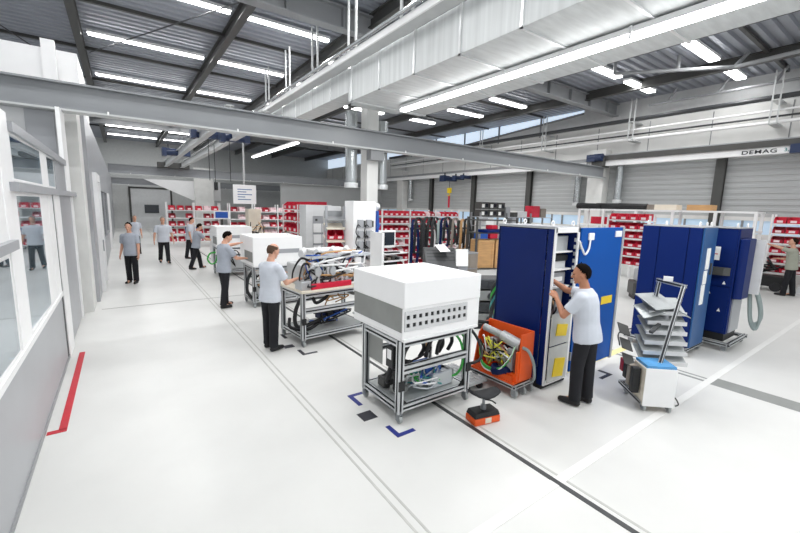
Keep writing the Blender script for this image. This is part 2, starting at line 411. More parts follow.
d = struct('door_2', MB().bx(-.56, -.52, 13.0, 14.4, 0, 2.9), 'panel_grey')
g = MB(); g.bx(-.56, -.46, 12.75, 13.0, 0, 3.1); g.bx(-.56, -.46, 14.4, 14.6, 0, 3.1); g.bx(-.56, -.46, 13, 14.4, 2.9, 3.1); g.build('door_frame', 'white_bright', d)
g = MB(); g.bx(-.5, -.44, 13.06, 13.1, 1.05, 1.35); g.build('door_handle', 'steel_grey', d)
w = struct('window_7', MB().bx(-.56, -.53, 15.2, 21.5, 1.1, 2.7), 'dark_glass')
g = MB(); g.bx(-.56, -.48, 15.05, 15.2, 1, 2.8); g.bx(-.56, -.48, 21.5, 21.65, 1, 2.8); g.bx(-.56, -.48, 18.2, 18.3, 1, 2.8); g.bx(-.56, -.48, 15.2, 21.5, 2.7, 2.8); g.bx(-.56, -.48, 15.2, 21.5, 1, 1.1); g.build('window_frame', 'panel_grey', w)
d = struct('door_3', MB().bx(-.56, -.52, 24, 26, 0, 2.6), 'siding')
g = MB(); g.bx(-.56, -.48, 23.85, 24, 0, 2.75); g.bx(-.56, -.48, 26, 26.15, 0, 2.75); g.build('door_frame', 'white', d)
# penthouse box on the office roof behind the runway beam
struct('wall_penthouse', MB().bx(-9, -.56, 11.3, 14, 4.4, 5.48), 'white_bright')
struct('trim_16', MB().bx(-1.12, -.9, 11.15, 11.3, 4.05, 5.62), 'white_bright')

# ------------------------------------------------------------------ runway beams and cranes
def runway(y, x0, x1, zc, h, w, label):
    r = thing('runway_beam', label, 'crane beam', (x0, y, zc-h/2))
    L = x1-x0
    MB().ibeam((0, 0, h/2), (L, 0, h/2), w, h, .035, .04).build('beam', 'crane_grey', r)
    g = MB(); g.bx(0, L, -w/2-.03, w/2+.03, -.035, 0); g.build('bottom_flange', 'flange', r)
    g = MB()
    for k in range(int(L//2.4)): g.bx(1.1+k*2.4, 1.13+k*2.4, -w/2-.035, -w/2-.01, -.02, .04)
    g.build('flange_clips', 'white', r)
    return r
runway(9.95, -6, 19.0, 4.31, .49, .26, 'long grey steel beam crossing the whole hall at the front, carried by the white column')
runway(30, -.5, 19.4, 4.34, .55, .26, 'grey steel beam crossing the hall at the far end behind the bridge crane')
runway(38.5, -.5, 19.4, 3.95, .5, .26, 'lowest grey beam in front of the end wall')
def hoist(r, y, z, sc_=1.0, x=0):
    g = MB(); g.cyl((x-.35*sc_, y, z), (x+.4*sc_, y, z), .16*sc_, n=14); h_ = g.build('hoist_motor', 'hoist_blue', r, smooth=False)
    MB().bx(x-.5*sc_, x-.33*sc_, y-.2*sc_, y+.2*sc_, z-.2*sc_, z+.16*sc_).build('hoist_housing', 'hoist_blue', r); MB().bx(x+.38*sc_, x+.62*sc_, y-.12*sc_, y+.12*sc_, z-.15*sc_, z+.15*sc_).build('gear_housing', 'hoist_blue', r)
    g = MB()
    for sx in (-.25, .25): g.bx(x+sx*sc_-.03, x+sx*sc_+.03, y-.04, y+.04, z+.1*sc_, z+.32*sc_)
    g.build('hoist_bracket', 'steel_blackish', r)
# far right crane with the lettering: bridge girder along the hall close to the right wall
r = thing('bridge_crane', 'white crane girder with black lettering in front of the right wall', 'crane', (18.85, 10.0, 0))
g = MB(); g.bx(-.12, .12, -13.5, .15, 4.6, 4.84); g.build('girder', 'white', r)
MB().bx(-.2, .14, -13.5, .2, 4.84, 5.06).build('girder_rail', 'steel_dark', r)
MB().bx(-.06, .06, -13.5, .1, 5.06, 5.12).build('cable_trunk', 'panel_grey', r)
g = MB(); g.bx(-.3, .3, -.25, .35, 4.55, 5.0); g.build('end_truck', 'steel_dark', r, bev=.03)
g = MB(); g.cyl((-.34, -.2, 4.98), (-.34, .45, 4.98), .17, n=14); g.bx(-.5, -.16, .1, .5, 4.8, 5.12); g.build('drive_motor', 'hoist_blue', r)
MB().bx(-.35, -.1, -7.6, -6.55, 4.56, 4.86).build('control_box', 'hoist_blue', r)
M = Matrix.Translation((-.128, -5.22, 4.645)) @ Matrix(((0, 0, -1, 0), (-1, 0, 0, 0), (0, 1, 0, 0), (0, 0, 0, 1)))
text_mesh('lettering', 'DEMAG', .185, M, 'text_dark', r, sx=1.46, bold=.002)
M = Matrix.Translation((-.128, -6.36, 4.66)) @ Matrix(((0, 0, -1, 0), (-1, 0, 0, 0), (0, 1, 0, 0), (0, 0, 0, 1)))
text_mesh('lettering', '3,', .16, M, 'teal', r, sx=1.2)
r = thing('bridge_crane', 'white crane girder with blue hoist and yellow hook left of the lettered one', 'crane', (18.85, 10.4, 0))
MB().bx(-.1, .1, .3, 19.4, 4.62, 4.84).build('girder', 'white', r)
MB().bx(-.16, .12, .3, 19.4, 4.84, 4.98).build('girder_rail', 'steel_grey', r)
hoist(r, 10.2, 4.5, 1.15, -.2); hoist(r, 9.2, 4.5, .8, -.2); hoist(r, 8.5, 4.52, .7, -.2)
MB().cyl((-.2, 10, 4.3), (-.2, 10, 3.75), .015, n=6).build('rope', 'black', r)
g = MB(); g.bx(-.3, -.12, 9.85, 10.12, 3.5, 3.85); g.tube([(-.2, 10, 3.5), (-.2, 9.95, 3.38), (-.2, 10.06, 3.28), (-.2, 10.14, 3.38)], .035); g.build('hook_block', 'yellow', r)
tag(MB().bx(18.6, 18.7, 20.36, 20.44, 2.5, 3.3).build('lifting_strap', 'red'), 'red lifting strap hanging from the yellow crane hook', 'strap')
r = thing('bridge_crane', 'double girder crane with blue motors running down the left aisle', 'crane', (2.95, 10.3, 0))
for x in (-.45, .45):
    MB().ibeam((x, 1, 4.78), (x, 19.4, 4.78), .2, .34, .03, .03).build('girder', 'flange', r)
MB().bx(-.9, .9, 19.2, 19.6, 4.55, 4.9).build('end_truck', 'steel_dark', r)
hoist(r, 6.0, 4.9, 1.0, -.25); hoist(r, 5.0, 4.72, .9, .5); hoist(r, 12.5, 4.85, 1.1, -.6)
g = MB()
for x, y in ((-.3, 5.2), (.4, 5.2), (.1, 6.4)): g.cyl((x, y, 4.6), (x, y, 3.2), .012, n=6)
g.build('pendant_cable', 'black', r)
MB().bx(.05, .17, 6.34, 6.46, 2.9, 3.2).build('pendant_control', 'black', r)

# ------------------------------------------------------------------ air duct with tray, lamp and outlets
r = thing('air_duct', 'huge galvanised rectangular air duct running under the roof', 'duct', (4.85, -3, 5))
MB().bx(0, 2.32, 0, 12.2, 0, .8).build('duct_body', 'galv', r, bev=.01)
MB().bx(0, .55, 12.2, 20, .24, .8).build('duct_body', 'galv', r)
MB().bx(.4, 1.9, 12.2, 12.8, .1, .7).build('duct_transition', 'galv', r)
for k in range(10):
    y = .55+k*1.27; g = MB()
    g.bx(-.025, 0, y, y+.045, -.025, .825); g.bx(2.32, 2.345, y, y+.045, -.025, .825); g.bx(-.025, 2.345, y, y+.045, -.025, 0); g.build('duct_flange', 'galv_seam', r)
g = MB()
for k in range(5): g.bx(-.02, 0, 13.2+k*1.3, 13.24+k*1.3, .22, .8)
g.build('duct_flange', 'galv_seam', r)
g = MB(); g.bx(.9, 1.9, 11.2, 12.2, .8, 1.45); g.build('duct_riser', 'galv', r)
r = thing('cable_tray', 'light metal cable tray with hanger rods along the top edge of the duct', 'cable tray', (4.72, -3, 5.74))
MB().bx(-.2, .08, 0, 20, .03, .08).build('tray', 'flange', r)
MB().bx(-.24, -.2, 0, 20, .03, .16).build('tray_edge', 'white', r)
MB().cyl((-.3, 0, .2), (-.3, 20, .2), .04, n=8).build('conduit', 'galv_pipe', r)
for k in range(6):
    for s in (0, .35):
        MB().bx(-.22, -.18, 7.0+k*2.1+s, 7.05+k*2.1+s, .05, 1.45).build('hanger', 'flange', r)
for k, (x, y, z0, z1, l) in enumerate(((5.56, 10.35, 2.95, 5.1, 'shiny round exhaust pipe hanging left of the white column'), (6.62, 10.35, 2.95, 4.95, 'shiny round exhaust pipe hanging right of the white column'), (19.2, 11.3, 2.75, 4.9, 'round exhaust pipe on the wall left of the concrete wall column'), (19.25, 9.3, 2.9, 4.95, 'round exhaust pipe on the wall right of the concrete wall column'), (19.2, 25.6, 3.0, 5.0, 'round exhaust pipe on the far right wall under the second crane'))):
    r = thing('exhaust_pipe', l, 'pipe', (x, y, z0))
    MB().cyl((0, 0, .12), (0, 0, z1-z0), .17, n=18).build('pipe', 'galv_pipe', r, smooth=False)
    MB().cyl((0, 0, 0), (0, 0, .14), .2, n=18).build('pipe_collar', 'galv_seam', r)
# pipes along the right wall
for x, z, rad, m, l in ((18.7, 6.51, .09, 'steel_blackish', 'thick dark pipe high along the right wall'), (18.75, 6.08, .04, 'white', 'white pipe along the right wall below the dark one'), (18.8, 5.88, .035, 'steel_blackish', 'thin dark pipe high on the right wall'), (18.85, 5.7, .06, 'white', 'lowest white pipe high on the right wall')):
    tag(MB().cyl((x, -3.9, z), (x, 28, z), rad, n=8).build('wall_pipe', m), l, 'pipe')
for y, l in ((3.9, 'nearest'), (8.6, 'second'), (13, 'third'), (17.5, 'farthest')):
    g = MB(); g.bx(18.6, 18.64, y, y+.04, 5.62, 7.4); g.bx(18.6, 18.64, y+.2, y+.24, 5.62, 7.4); g.bx(18.55, 19.45, y, y+.24, 6.38, 6.42); g.bx(18.6, 19.45, y, y+.24, 5.6, 5.64)
    tag(g.build('pipe_hanger', 'flange'), l+' hanger frame carrying the pipes high on the right wall', 'pipe hanger')

# ------------------------------------------------------------------ ceiling lamps
def lamp(x0, x1, y, label, group, hw=.065):
    r = thing('ceiling_lamp', label, 'lamp', ((x0+x1)/2, y, 7.33), 0, group)
    L = (x1-x0)/2
    MB().bx(-L, L, -hw-.01, hw+.01, .06, .14).build('housing', 'white', r)
    MB().bx(-L+.03, L-.03, -hw, hw, 0, .06).build('diffuser', 'lamp', r)
    li = bpy.data.lights.new('lamp_light', 'AREA'); li.shape = 'RECTANGLE'; li.size = 2*L; li.size_y = .12; li.energy = LAMP_W*L*2
    lo = bpy.data.objects.new('lamp_light', li); C.objects.link(lo); lo.location = ((x0+x1)/2, y, 7.31)
LAMP_W = 23
rows = ('nearest', 'second', 'third', 'fourth', 'fifth', 'sixth', 'seventh', 'eighth')
ys = (11.7, 15.8, 20.5, 24.8, 29, 33.4, 37.6)
cols = ((-.5, 2.7, 'left of the second roof beam'), (3.1, 5.5, 'between the second and third roof beam'))
for i, y in enumerate(ys):
    for x0, x1, t in cols:
        lamp(x0, x1, y, 'long roof lamp %s, %s row' % (t, rows[i]), 'ceiling lamps left of the duct')
for y, t in ((7.4, 'before the front girder'), (3.2, 'above the near aisle'), (-1.2, 'above the entrance end')):
    for x0, x1, q in cols:
        lamp(x0, x1, y, 'long roof lamp %s, %s' % (t, q), 'ceiling lamps left of the duct')
for i, y in enumerate((13.3, 16.4, 20.4)):
    lamp(6.2, 8.4, y, 'roof lamp just right of the third roof beam, %s row' % rows[i], 'ceiling lamps left of the duct')
for x0, x1, y, t in ((13.55, 15.95, 5.1, 'nearest row, left one'), (17.0, 18.75, 5.1, 'nearest row by the right wall'), (13.6, 15.3, 7.8, 'second row, left one'), (15.95, 18.1, 7.8, 'second row, right one'), (10.2, 12.4, 7.8, 'second row, beside the duct'), (10.3, 12.5, 12.7, 'third row, beside the duct'), (13.9, 16.3, 12.7, 'third row, right one'), (13.8, 16.2, 15.4, 'fourth row, right one'), (13.4, 15.4, 18.4, 'fifth row, right one'), (9.5, 11.8, 15.4, 'fourth row, beside the duct'), (9.5, 11.8, 18.4, 'fifth row, beside the duct'), (10, 12.4, 23, 'sixth row'), (9.6, 12, 1.5, 'foreground row'), (13.2, 15.6, 1.5, 'foreground row by the right wall')):
    lamp(x0, x1, y, 'short fluorescent roof lamp right of the duct, %s' % t, 'ceiling lamps right of the duct', .14)
r = thing('duct_lamp', 'very long fluorescent lamp strip under the air duct', 'lamp', (6.03, -2.5, 4.83))
MB().bx(-.09, .09, 0, 11, .06, .14).build('housing', 'white', r)
MB().bx(-.075, .075, .02, 10.98, 0, .06).build('diffuser', 'lamp', r)
for k in range(5): MB().bx(-.13, -.1, 1+k*2.2, 1.03+k*2.2, -.02, .14).build('clip', 'galv_seam', r)
li = bpy.data.lights.new('lamp_light', 'AREA'); li.shape = 'RECTANGLE'; li.size = .15; li.size_y = 11; li.energy = 240
lo = bpy.data.objects.new('lamp_light', li); C.objects.link(lo); lo.location = (6.03, 3, 4.815)
for y in (3, 7):  # fill lamps added to brighten the dim office interior
    r = thing('office_fill_lamp', 'flat fill lamp added inside the office on the left, %s one' % ('near' if y == 3 else 'far'), 'lamp', (-2.6, y, 2.98))
    MB().bx(-.6, .6, -.3, .3, 0, .06).build('housing', 'white', r); MB().bx(-.56, .56, -.26, .26, -.01, 0).build('diffuser', 'lamp', r)
for x in (-1.5, -3.2):  # fill lamps added overhead to lighten the cross wall behind the office
    lamp(x-.9, x+.9, 8.2, 'added fill lamp above the office, %s one' % ('right' if x > -2 else 'left'), 'added fill lamps above the office')
# lower lamps in the back
for x, y0, y1, l in ((6.18, 16.2, 23, 'low fluorescent lamp strip hanging left of the column in the back'),):
    r = thing('hanging_lamp', l, 'lamp', (x, y0, 4.95))
    MB().bx(-.07, .07, 0, y1-y0, .05, .12).build('housing', 'white', r); MB().bx(-.06, .06, 0, y1-y0, 0, .05).build('diffuser', 'lamp', r)
w_ = bpy.data.worlds.new('world'); sc.world = w_; w_.use_nodes = True
w_.node_tree.nodes['Background'].inputs[0].default_value = (.93, .97, 1, 1); w_.node_tree.nodes['Background'].inputs[1].default_value = .85
# ------------------------------------------------------------------ carts with machines
def caster(r, x, y, s=1.0):
    g = MB(); g.cyl((x, y, .1*s), (x, y, .14*s), .03*s, n=10); g.bx(x-.025*s, x-.018*s, y-.04*s, y+.03*s, .03*s, .11*s); g.bx(x+.018*s, x+.025*s, y-.04*s, y+.03*s, .03*s, .11*s); g.bx(x-.025*s, x+.025*s, y-.03*s, y+.03*s, .095*s, .11*s)
    c = g.build('caster', 'alu_cap', r)
    MB().cyl((x-.016*s, y-.01*s, .045*s), (x+.016*s, y-.01*s, .045*s), .045*s, n=14).build('caster_wheel', 'tray', c)
def cart_frame(r, W, D, Hh, front_mid=.62):
    for x in (.03, W-.03):
        for y in (.03, D-.03):
            MB().prof((x, y, .12), (x, y, Hh), .07).build('leg', 'alu', r); caster(r, x, y)
    g = MB()
    for z in (.17, Hh-.04):
        for y in (.03, D-.03): g.prof((.06, y, z), (W-.06, y, z), .06, .07)
        for x in (.03, W-.03): g.prof((x, .06, z), (x, D-.06, z), .06, .07)
    g.prof((.06, .03, front_mid), (W-.06, .03, front_mid), .06, .09)
    g.prof((.06, D-.03, front_mid), (W-.06, D-.03, front_mid), .06, .06)
    g.build('frame_rail', 'alu', r)
    g = MB(); g.bx(.06, W-.06, .06, D-.06, .2, .212); g.build('bottom_shelf', 'tray', r)
    g = MB()
    for x in (.03, W-.03): g.box((x, -.012, .45), (.075, .02, .11)); g.bx(x-.05 if x > .5 else x+.03, x+.05 if x > .5 else x+.03, 0, .02, .2, .26) if 0 else None
    g.build('clamp_bracket', 'black', r)
    g = MB()
    for x, s in ((.06, 1), (W-.06, -1)):
        g.prism([(x, .2), (x+s*.09, .2), (x, .29)], 'y', .02, .04)
    g.build('corner_gusset', 'black', r)
def hoses(r, name, m, n, bx, rad, rn, parent=None, k=4):
    """n looping hoses inside a box"""
    x0, x1, y0, y1, z0, z1 = bx
    for i in range(n):
        p = [(rn.uniform(x0, x1), rn.uniform(y0, y1), rn.uniform(z0, z1)) for _ in range(k)]
        MB().tube(p, rad, 6, 4).build(name, m, r, smooth=True)
rn = random.Random(3)
A1 = math.radians(0)
r = thing('equipment_cart', 'foremost aluminium profile cart on casters below the big white machine housing', 'cart', (2.36, 3.26, 0), A1)
cart_frame(r, 1.09, .8, .965)
MB().bx(.05, .055, .42, .76, .55, .93).build('back_panel', 'strip_grey', r)
g = MB(); g.bx(-.02, .06, .1, .24, .62, .86); g.build('switch_box', 'black', r, bev=.006)
MB().bx(-.024, -.02, .13, .21, .72, .83).build('switch_plate', 'white', r)
MB().tube([(.02, .2, .62), (.0, .24, .45), (.06, .3, .38), (.14, .34, .5), (.16, .3, .7)], .022).build('hose', 'black', r, smooth=True)
for x, rr in ((.3, .17), (.62, .15), (.78, .14)):
    MB().tube([(x-rr, .12, .66), (x-rr*.9, .1, .8), (x-.3*rr, .1, .9), (x+.5*rr, .12, .88), (x+rr, .16, .76), (x+rr*.8, .2, .64)], .024).build('hose', 'black', r, smooth=True)
MB().tube([(.94, .2, .9), (1.0, .08, .75), (1.02, .05, .5), (.98, .12, .32), (.8, .2, .3)], .016).build('hose', 'green_hose', r, smooth=True)
MB().tube([(1.05, .2, .9), (1.14, .15, .75), (1.15, .1, .6), (1.1, .12, .52)], .014).build('hose', 'green_hose', r, smooth=True)
MB().tube([(1.05, .5, .95), (1.3, .4, .9), (1.42, .2, .7), (1.32, .02, .5), (1.08, .1, .42)], .02).build('hose', 'black', r, smooth=True)
for nm, a, m in (('motor_block', (.12, .3, .22, .36, .22, .3), 'strip_grey'), ('motor_block', (.1, .34, .45, .6, .22, .34), 'steel_dark'), ('motor_block', (.16, .36, .3, .44, .36, .42), 'steel_dark'), ('pump', (.56, .8, .2, .5, .34, .46), 'blue_plastic'), ('pump', (.6, .92, .12, .4, .22, .4), 'clear_white'), ('motor_block', (.84, .96, .14, .3, .24, .4), 'steel_grey')):
    MB().bx(*a).build(nm, m, r, bev=.015)
for m, n in (('teal', 5), ('clear_white', 4), ('white', 4), ('green_hose', 2), ('blue_plastic', 2)):
    hoses(r, 'cable', m, n, (.28, .78, .06, .4, .24, .46), .011, rn)
hoses(r, 'cable', 'black', 4, (.1, 1.0, .2, .7, .24, .58), .016, rn)
hoses(r, 'cable', 'wood', 2, (.45, .7, .1, .4, .7, .92), .01, rn)
def vent(r, x0, x1, z0, z1, y, nx, hs, holes_z):
    """panel with real square holes over a dark back"""
    MB().bx(x0, x1, y+.012, y+.016, z0, z1).build('vent_backing', 'black', r)
    xs = [x0]; pit = (x1-x0)/nx
    g = MB(); prev = x0
    zs = sorted(holes_z); cuts = []
    for z in zs: cuts.append((z-hs/2, z+hs/2))
    bands = []; zc = z0
    for a, b in cuts: bands.append((zc, a, 0)); bands.append((a, b, 1)); zc = b
    bands.append((zc, z1, 0))
    for a, b, h in bands:
        if not h: g.bx(x0, x1, y, y+.012, a, b); continue
        p = x0
        for i in range(nx):
            c = x0+(i+.5)*pit; g.bx(p, c-hs/2, y, y+.012, a, b); p = c+hs/2
        g.bx(p, x1, y, y+.012, a, b)
    g.build('vent_panel', 'panel_pale', r)
def housing(r, W, D, h, detail=True):
    MB().bx(0, W, 0, D, 0, .035).build('base_plate', 'white', r, bev=.005)
    if detail:
        MB().bx(.0, W, .03, D-.01, .035, .36).build('lower_body', 'white_bright', r, bev=.004)
        MB().bx(-.006, 0, .02, D-.02, .1, .37).build('side_panel', 'strip_grey', r)
        MB().bx(-.012, W+.012, .0, D, .37, h).build('cover', 'white_bright', r, bev=.012)
        MB().bx(-.012, W+.012, .016, .03, .035, .37).build('front_panel', 'white_bright', r)
        vent(r, .01, W-.2, .12, .34, 0.002, 11, .046, (.185, .275))
    else:
        MB().bx(.0, W, .01, D-.01, .035, h).build('cover', 'white_bright', r, bev=.012)
        MB().bx(-.006, 0, .05, D*.62, .1, .34).build('side_panel', 'strip_grey', r)
        MB().bx(.36, W-.08, .004, .01, .3, .4).build('front_slot', 'panel_grey', r)
    g = MB()
    for x in (.15, W-.15): g.cyl((x, D*.5, h), (x, D*.5, h+.006), .012, n=8)
    g.build('lid_screw', 'alu_cap', r)
r = thing('machine_housing', 'big white machine housing with two rows of square vent holes, on the foremost cart', 'machine', (2.37, 3.2, .967), A1)
housing(r, 1.13, 1.11, .665)

# open machine on the second cart
A2 = math.radians(5)
r = thing('equipment_cart', 'aluminium profile cart on casters carrying the open machine full of pipes', 'cart', (2.36, 6.08, 0), A2)
cart_frame(r, 1.36, .86, .94, .62)
MB().tube([(.1, .25, .8), (-.02, .2, .62), (-.06, .15, .42), (.05, .2, .3), (.3, .25, .32), (.6, .3, .38)], .035).build('hose', 'black', r, smooth=True)
MB().tube([(.3, .2, .8), (.36, .18, .7), (.55, .2, .76), (.62, .2, .84)], .03).build('hose', 'black', r, smooth=True)
MB().tube([(0, .5, .4), (-.05, .35, .28), (.2, .2, .24), (.5, .3, .3)], .03).build('hose', 'black', r, smooth=True)
for i in range(4): MB().bx(.5+i*.16, .62+i*.16, .3, .5, .34+.02*i, .44).build('motor_block', 'black' if i % 2 else 'navy_dark', r, bev=.01)
MB().tube([(1.3, .1, .8), (1.46, .1, .72), (1.5, .15, .55), (1.4, .2, .45), (1.3, .2, .5)], .018).build('hose', 'green_hose', r, smooth=True)
hoses(r, 'cable', 'wood', 4, (.55, 1.1, .1, .4, .6, .82), .012, rn)
hoses(r, 'cable', 'black', 4, (.3, 1.2, .1, .6, .24, .5), .018, rn)
hoses(r, 'cable', 'blue_plastic', 2, (.3, 1.2, .1, .6, .24, .5), .014, rn)
r = thing('laser_machine', 'open machine of pipes, white blocks and red rail on the second cart', 'machine', (2.34, 6.04, .942), A2)
r.scale = (1, 1, 1.4)
MB().bx(0, 1.44, 0, 1.05, 0, .03).build('base_plate', 'beige', r, bev=.005)
g = MB(); g.bx(.2, 1.0, .03, .09, .03, .1); g.build('rail', 'red', r, bev=.01)
MB().bx(.02, .2, .05, .3, .03, .14).build('corner_block', 'alu', r, bev=.01)
for i in range(4):
    x = .26+i*.29
    b = MB().bx(x, x+.15, .12, .34, .03, .35+.03*(i % 2)).build('mirror_block', 'white', r, bev=.015)
    g = MB(); g.cyl((x+.085, .12, .24), (x+.085, .06, .24), .06, n=16); g.cyl((x+.085, .1, .12), (x+.085, .07, .12), .035, n=12); g.build('mirror_mount', 'steel_in', b)
    MB().cyl((x+.22, .2, .03), (x+.22, .2, .36), .05, n=14).build('discharge_tube', 'clear_white', r, smooth=False)
    MB().bx(x+.165, x+.28, .13, .26, .12, .2).build('valve_block', 'wood' if i else 'alu', r, bev=.01)
    g = MB(); g.bx(x-.02, x+.34, .1, .4, .4, .43); g.build('top_plate', 'clear_white', r)
MB().bx(.18, 1.34, .36, .98, .03, .3).build('resonator_body', 'steel_in', r, bev=.02)
for i in range(4): MB().cyl((.2+i*.3, .42, .44), (.36+i*.3, .62, .46), .05, n=12).build('gas_pipe', 'panel_pale', r)
MB().bx(.5, 1.25, .45, .9, .45, .47).build('top_plate', 'white', r)
MB().tube([(.06, .2, .12), (.02, .1, .22), (.08, .1, .34), (.2, .14, .33), (.22, .16, .2), (.12, .14, .14)], .015).build('hose', 'black', r, smooth=True)
MB().tube([(.02, .4, .1), (.0, .3, .26), (.12, .26, .4), (.3, .3, .36)], .015).build('hose', 'black', r, smooth=True)
for m, n, rad in (('black', 22, .013), ('white', 12, .014), ('alu', 6, .014), ('red_dark', 3, .01), ('blue_plastic', 3, .01), ('wood', 4, .012)):
    hoses(r, 'cable', m, n, (.15, 1.4, .05, .4, .06, .46), rad, rn)

r = thing('equipment_cart', 'aluminium profile cart under the white housing where a man reaches in', 'cart', (2.36, 9.1, 0), A1)
cart_frame(r, 1.09, .8, .965)
MB().tube([(.1, .2, .9), (-.06, .15, .7), (-.1, .1, .4), (.05, .15, .2), (.3, .2, .24)], .035).build('hose', 'black', r, smooth=True)
MB().bx(.2, .9, .2, .6, .22, .5).build('pump', 'steel_in', r, bev=.02)
hoses(r, 'cable', 'wood', 3, (0, .5, .0, .4, .5, .95), .014, rn); hoses(r, 'cable', 'black', 4, (.1, .9, .0, .5, .3, .9), .016, rn)
r = thing('machine_housing', 'white machine housing with grey side panel on the cart behind the open machine', 'machine', (2.37, 9.05, .967), A1)
housing(r, 1.17, 1.2, .69, False)
r = thing('equipment_cart', 'farthest aluminium profile cart with green hose at the end of the row', 'cart', (2.46, 13.65, 0), A1)
cart_frame(r, 1.08, .8, .965)
for k in range(3): MB().tube([(-.05, .1+k*.04, .8), (-.22, .05, .78), (-.3, .02, .6), (-.2, 0, .45), (-.06, .05, .5), (0, .1, .7)], .025).build('hose', 'green_hose', r, smooth=True)
MB().bx(.1, 1.0, .1, .6, .22, .6).build('pump', 'steel_in', r, bev=.02)
hoses(r, 'cable', 'black', 4, (0, .9, .0, .5, .3, .9), .016, rn)
r = thing('machine_housing', 'farthest white machine housing at the end of the row of carts', 'machine', (2.45, 13.6, .967), A1)
housing(r, 1.1, 1.1, .68, False)
# low flat dollies right of the carts
for (x, y, l) in ((3.49, 3.34, 'low flat mesh dolly on black wheels beside the foremost cart'), (3.95, 6.6, 'low flat dolly on wheels right of the open machine cart')):
    r = thing('flat_dolly', l, 'dolly', (x, y, 0), A1)
    W = .4 if x < 3.6 else .62
    MB().bx(0, W, 0, .66, .1, .13).build('deck_plate', 'tray', r, bev=.006)
    g = MB()
    for k in range(6): g.bx(.02+k*W/6, .03+k*W/6, 0, .66, .13, .136)
    for k in range(8): g.bx(0, W, .03+k*.08, .04+k*.08, .13, .134)
    g.build('deck_rib', 'panel_grey', r)
    for a, b in ((.08, .06), (W-.08, .06), (.08, .6), (W-.08, .6)): MB().cyl((a-.02, b, .05), (a+.02, b, .05), .05, n=14).build('wheel', 'black', r)

# ------------------------------------------------------------------ orange rack on its trolley
r = thing('orange_power_unit', 'orange steel frame unit full of yellow and green cables, in front of the blue cabinet', 'machine', (3.94, 2.93, 0), math.radians(2))
r.scale = (.95, .88, 1)
for x, y in ((.05, .04), (.4, .04), (.05, .8), (.4, .8), (.24, .04)): caster(r, x, y, 1.15)
g = MB(); g.prof((.03, .0, .15), (.03, .88, .15), .05); g.prof((.42, .0, .15), (.42, .88, .15), .05); g.prof((.0, .03, .15), (.46, .03, .15), .05); g.prof((.0, .85, .15), (.46, .85, .15), .05); g.build('trolley_frame', 'alu', r)
MB().bx(.02, .43, .04, .86, .175, .2).build('base_plate', 'orange', r)
MB().bx(.38, .41, .02, .86, .2, .84).build('back_plate', 'orange', r)
g = MB(); g.bx(.12, .4, .02, .045, .2, .83); g.build('end_plate', 'orange', r)
g = MB(); g.prism([(.06, .2), (.4, .2), (.4, .82), (.3, .82), (.16, .68)], 'y', .84, .86); g.build('end_plate', 'orange', r)
g = MB(); g.bx(.08, .12, .03, .07, .2, .6); g.bx(.06, .14, .06, .2, .2, .29); g.build('front_post', 'orange', r)
MB().bx(.035, .05, .08, .8, .2, .27).build('front_lip', 'orange', r)
MB().cyl((.2, .08, .66), (.2, .42, .72), .075, n=16).build('cylinder', 'steel_in', r)
MB().cyl((.2, .42, .72), (.2, .78, .76), .05, n=16).build('cylinder', 'tray', r)
for p, rad in (((.2, .5, .46), .13), ((.22, .64, .4), .12), ((.2, .3, .45), .1)): MB().sph(p, (rad*.8, rad, rad)).build('motor', 'steel_in', r, smooth=True)
for a in ((.12, .24, .16, .26, .3, .6), (.14, .3, .5, .62, .52, .66), (.1, .3, .2, .5, .22, .3)): MB().bx(*a).build('control_block', 'panel_grey', r, bev=.01)
MB().tube([(.1, .45, .3), (.02, .38, .27), (.08, .25, .3), (.15, .2, .25)], .06).build('hose', 'navy_dark', r, smooth=True)
for m, n in (('yellow_hose', 6), ('white', 5), ('black', 6), ('wood', 2)): hoses(r, 'cable', m, n, (.04, .2, .15, .75, .3, .72), .011, rn)
for k in range(3): MB().tube([(.1, .78-k*.04, .55), (.03, .66, .34-k*.02), (.0, .45, .29-k*.02), (.02, .25, .36), (.08, .14, .55), (.1, .12, .66)], .013).build('hose', 'green_hose' if k < 2 else 'white', r, smooth=True)
MB().tube([(.16, .03, .66), (.2, -.05, .62), (.27, -.1, .45), (.32, -.09, .25), (.36, -.02, .18)], .022).build('hose', 'teal_grey', r, smooth=True)
MB().tube([(.3, .8, .8), (.1, .95, .8), (.0, 1.0, .6), (-.05, .96, .3), (.0, 1.1, .06), (-.2, 1.3, .04)], .028).build('hose', 'black', r, smooth=True)

# ------------------------------------------------------------------ stool
r = thing('work_stool', 'low stool with black seat on an orange and black square base', 'stool', (3.24, 2.81, 0), math.radians(-12))
r.scale = (.92, .92, .95)
g = MB(); g.bx(-.19, .19, -.11, .11, 0, .09); g.build('base', 'orange', r, bev=.02)
g = MB(); g.rings([[(-.185, -.105, .09), (.185, -.105, .09), (.185, .105, .09), (-.185, .105, .09)], [(-.165, -.09, .15), (.165, -.09, .15), (.165, .09, .15), (-.165, .09, .15)]]); g.build('base_top', 'black', r, bev=.01)
MB().bx(-.04, .05, -.113, -.108, .02, .085).build('base_label', 'beige', r)
g = MB(); g.cyl((0, 0, .15), (0, 0, .2), .035); g.cyl((0, 0, .2), (0, 0, .3), .017); g.build('post', 'alu_cap', r)
g = MB(); g.tube([(0, 0, .27), (.08, -.04, .26), (.14, -.06, .22)], .009); g.build('lever', 'black', r)
g = MB()
R = []
for i in range(7):
    t = i/6; x = -.2+.4*t; zz = .33+.07*(2*t-1)**2*(1 if t < .5 else .5); w = .125-.05*abs(2*t-1)**2
    R.append([(x, w*math.cos(a), zz+.022*math.sin(a)) for a in [2*PI*j/10 for j in range(10)]])
g.rings(R); g.build('seat', 'black_soft', r, smooth=True)

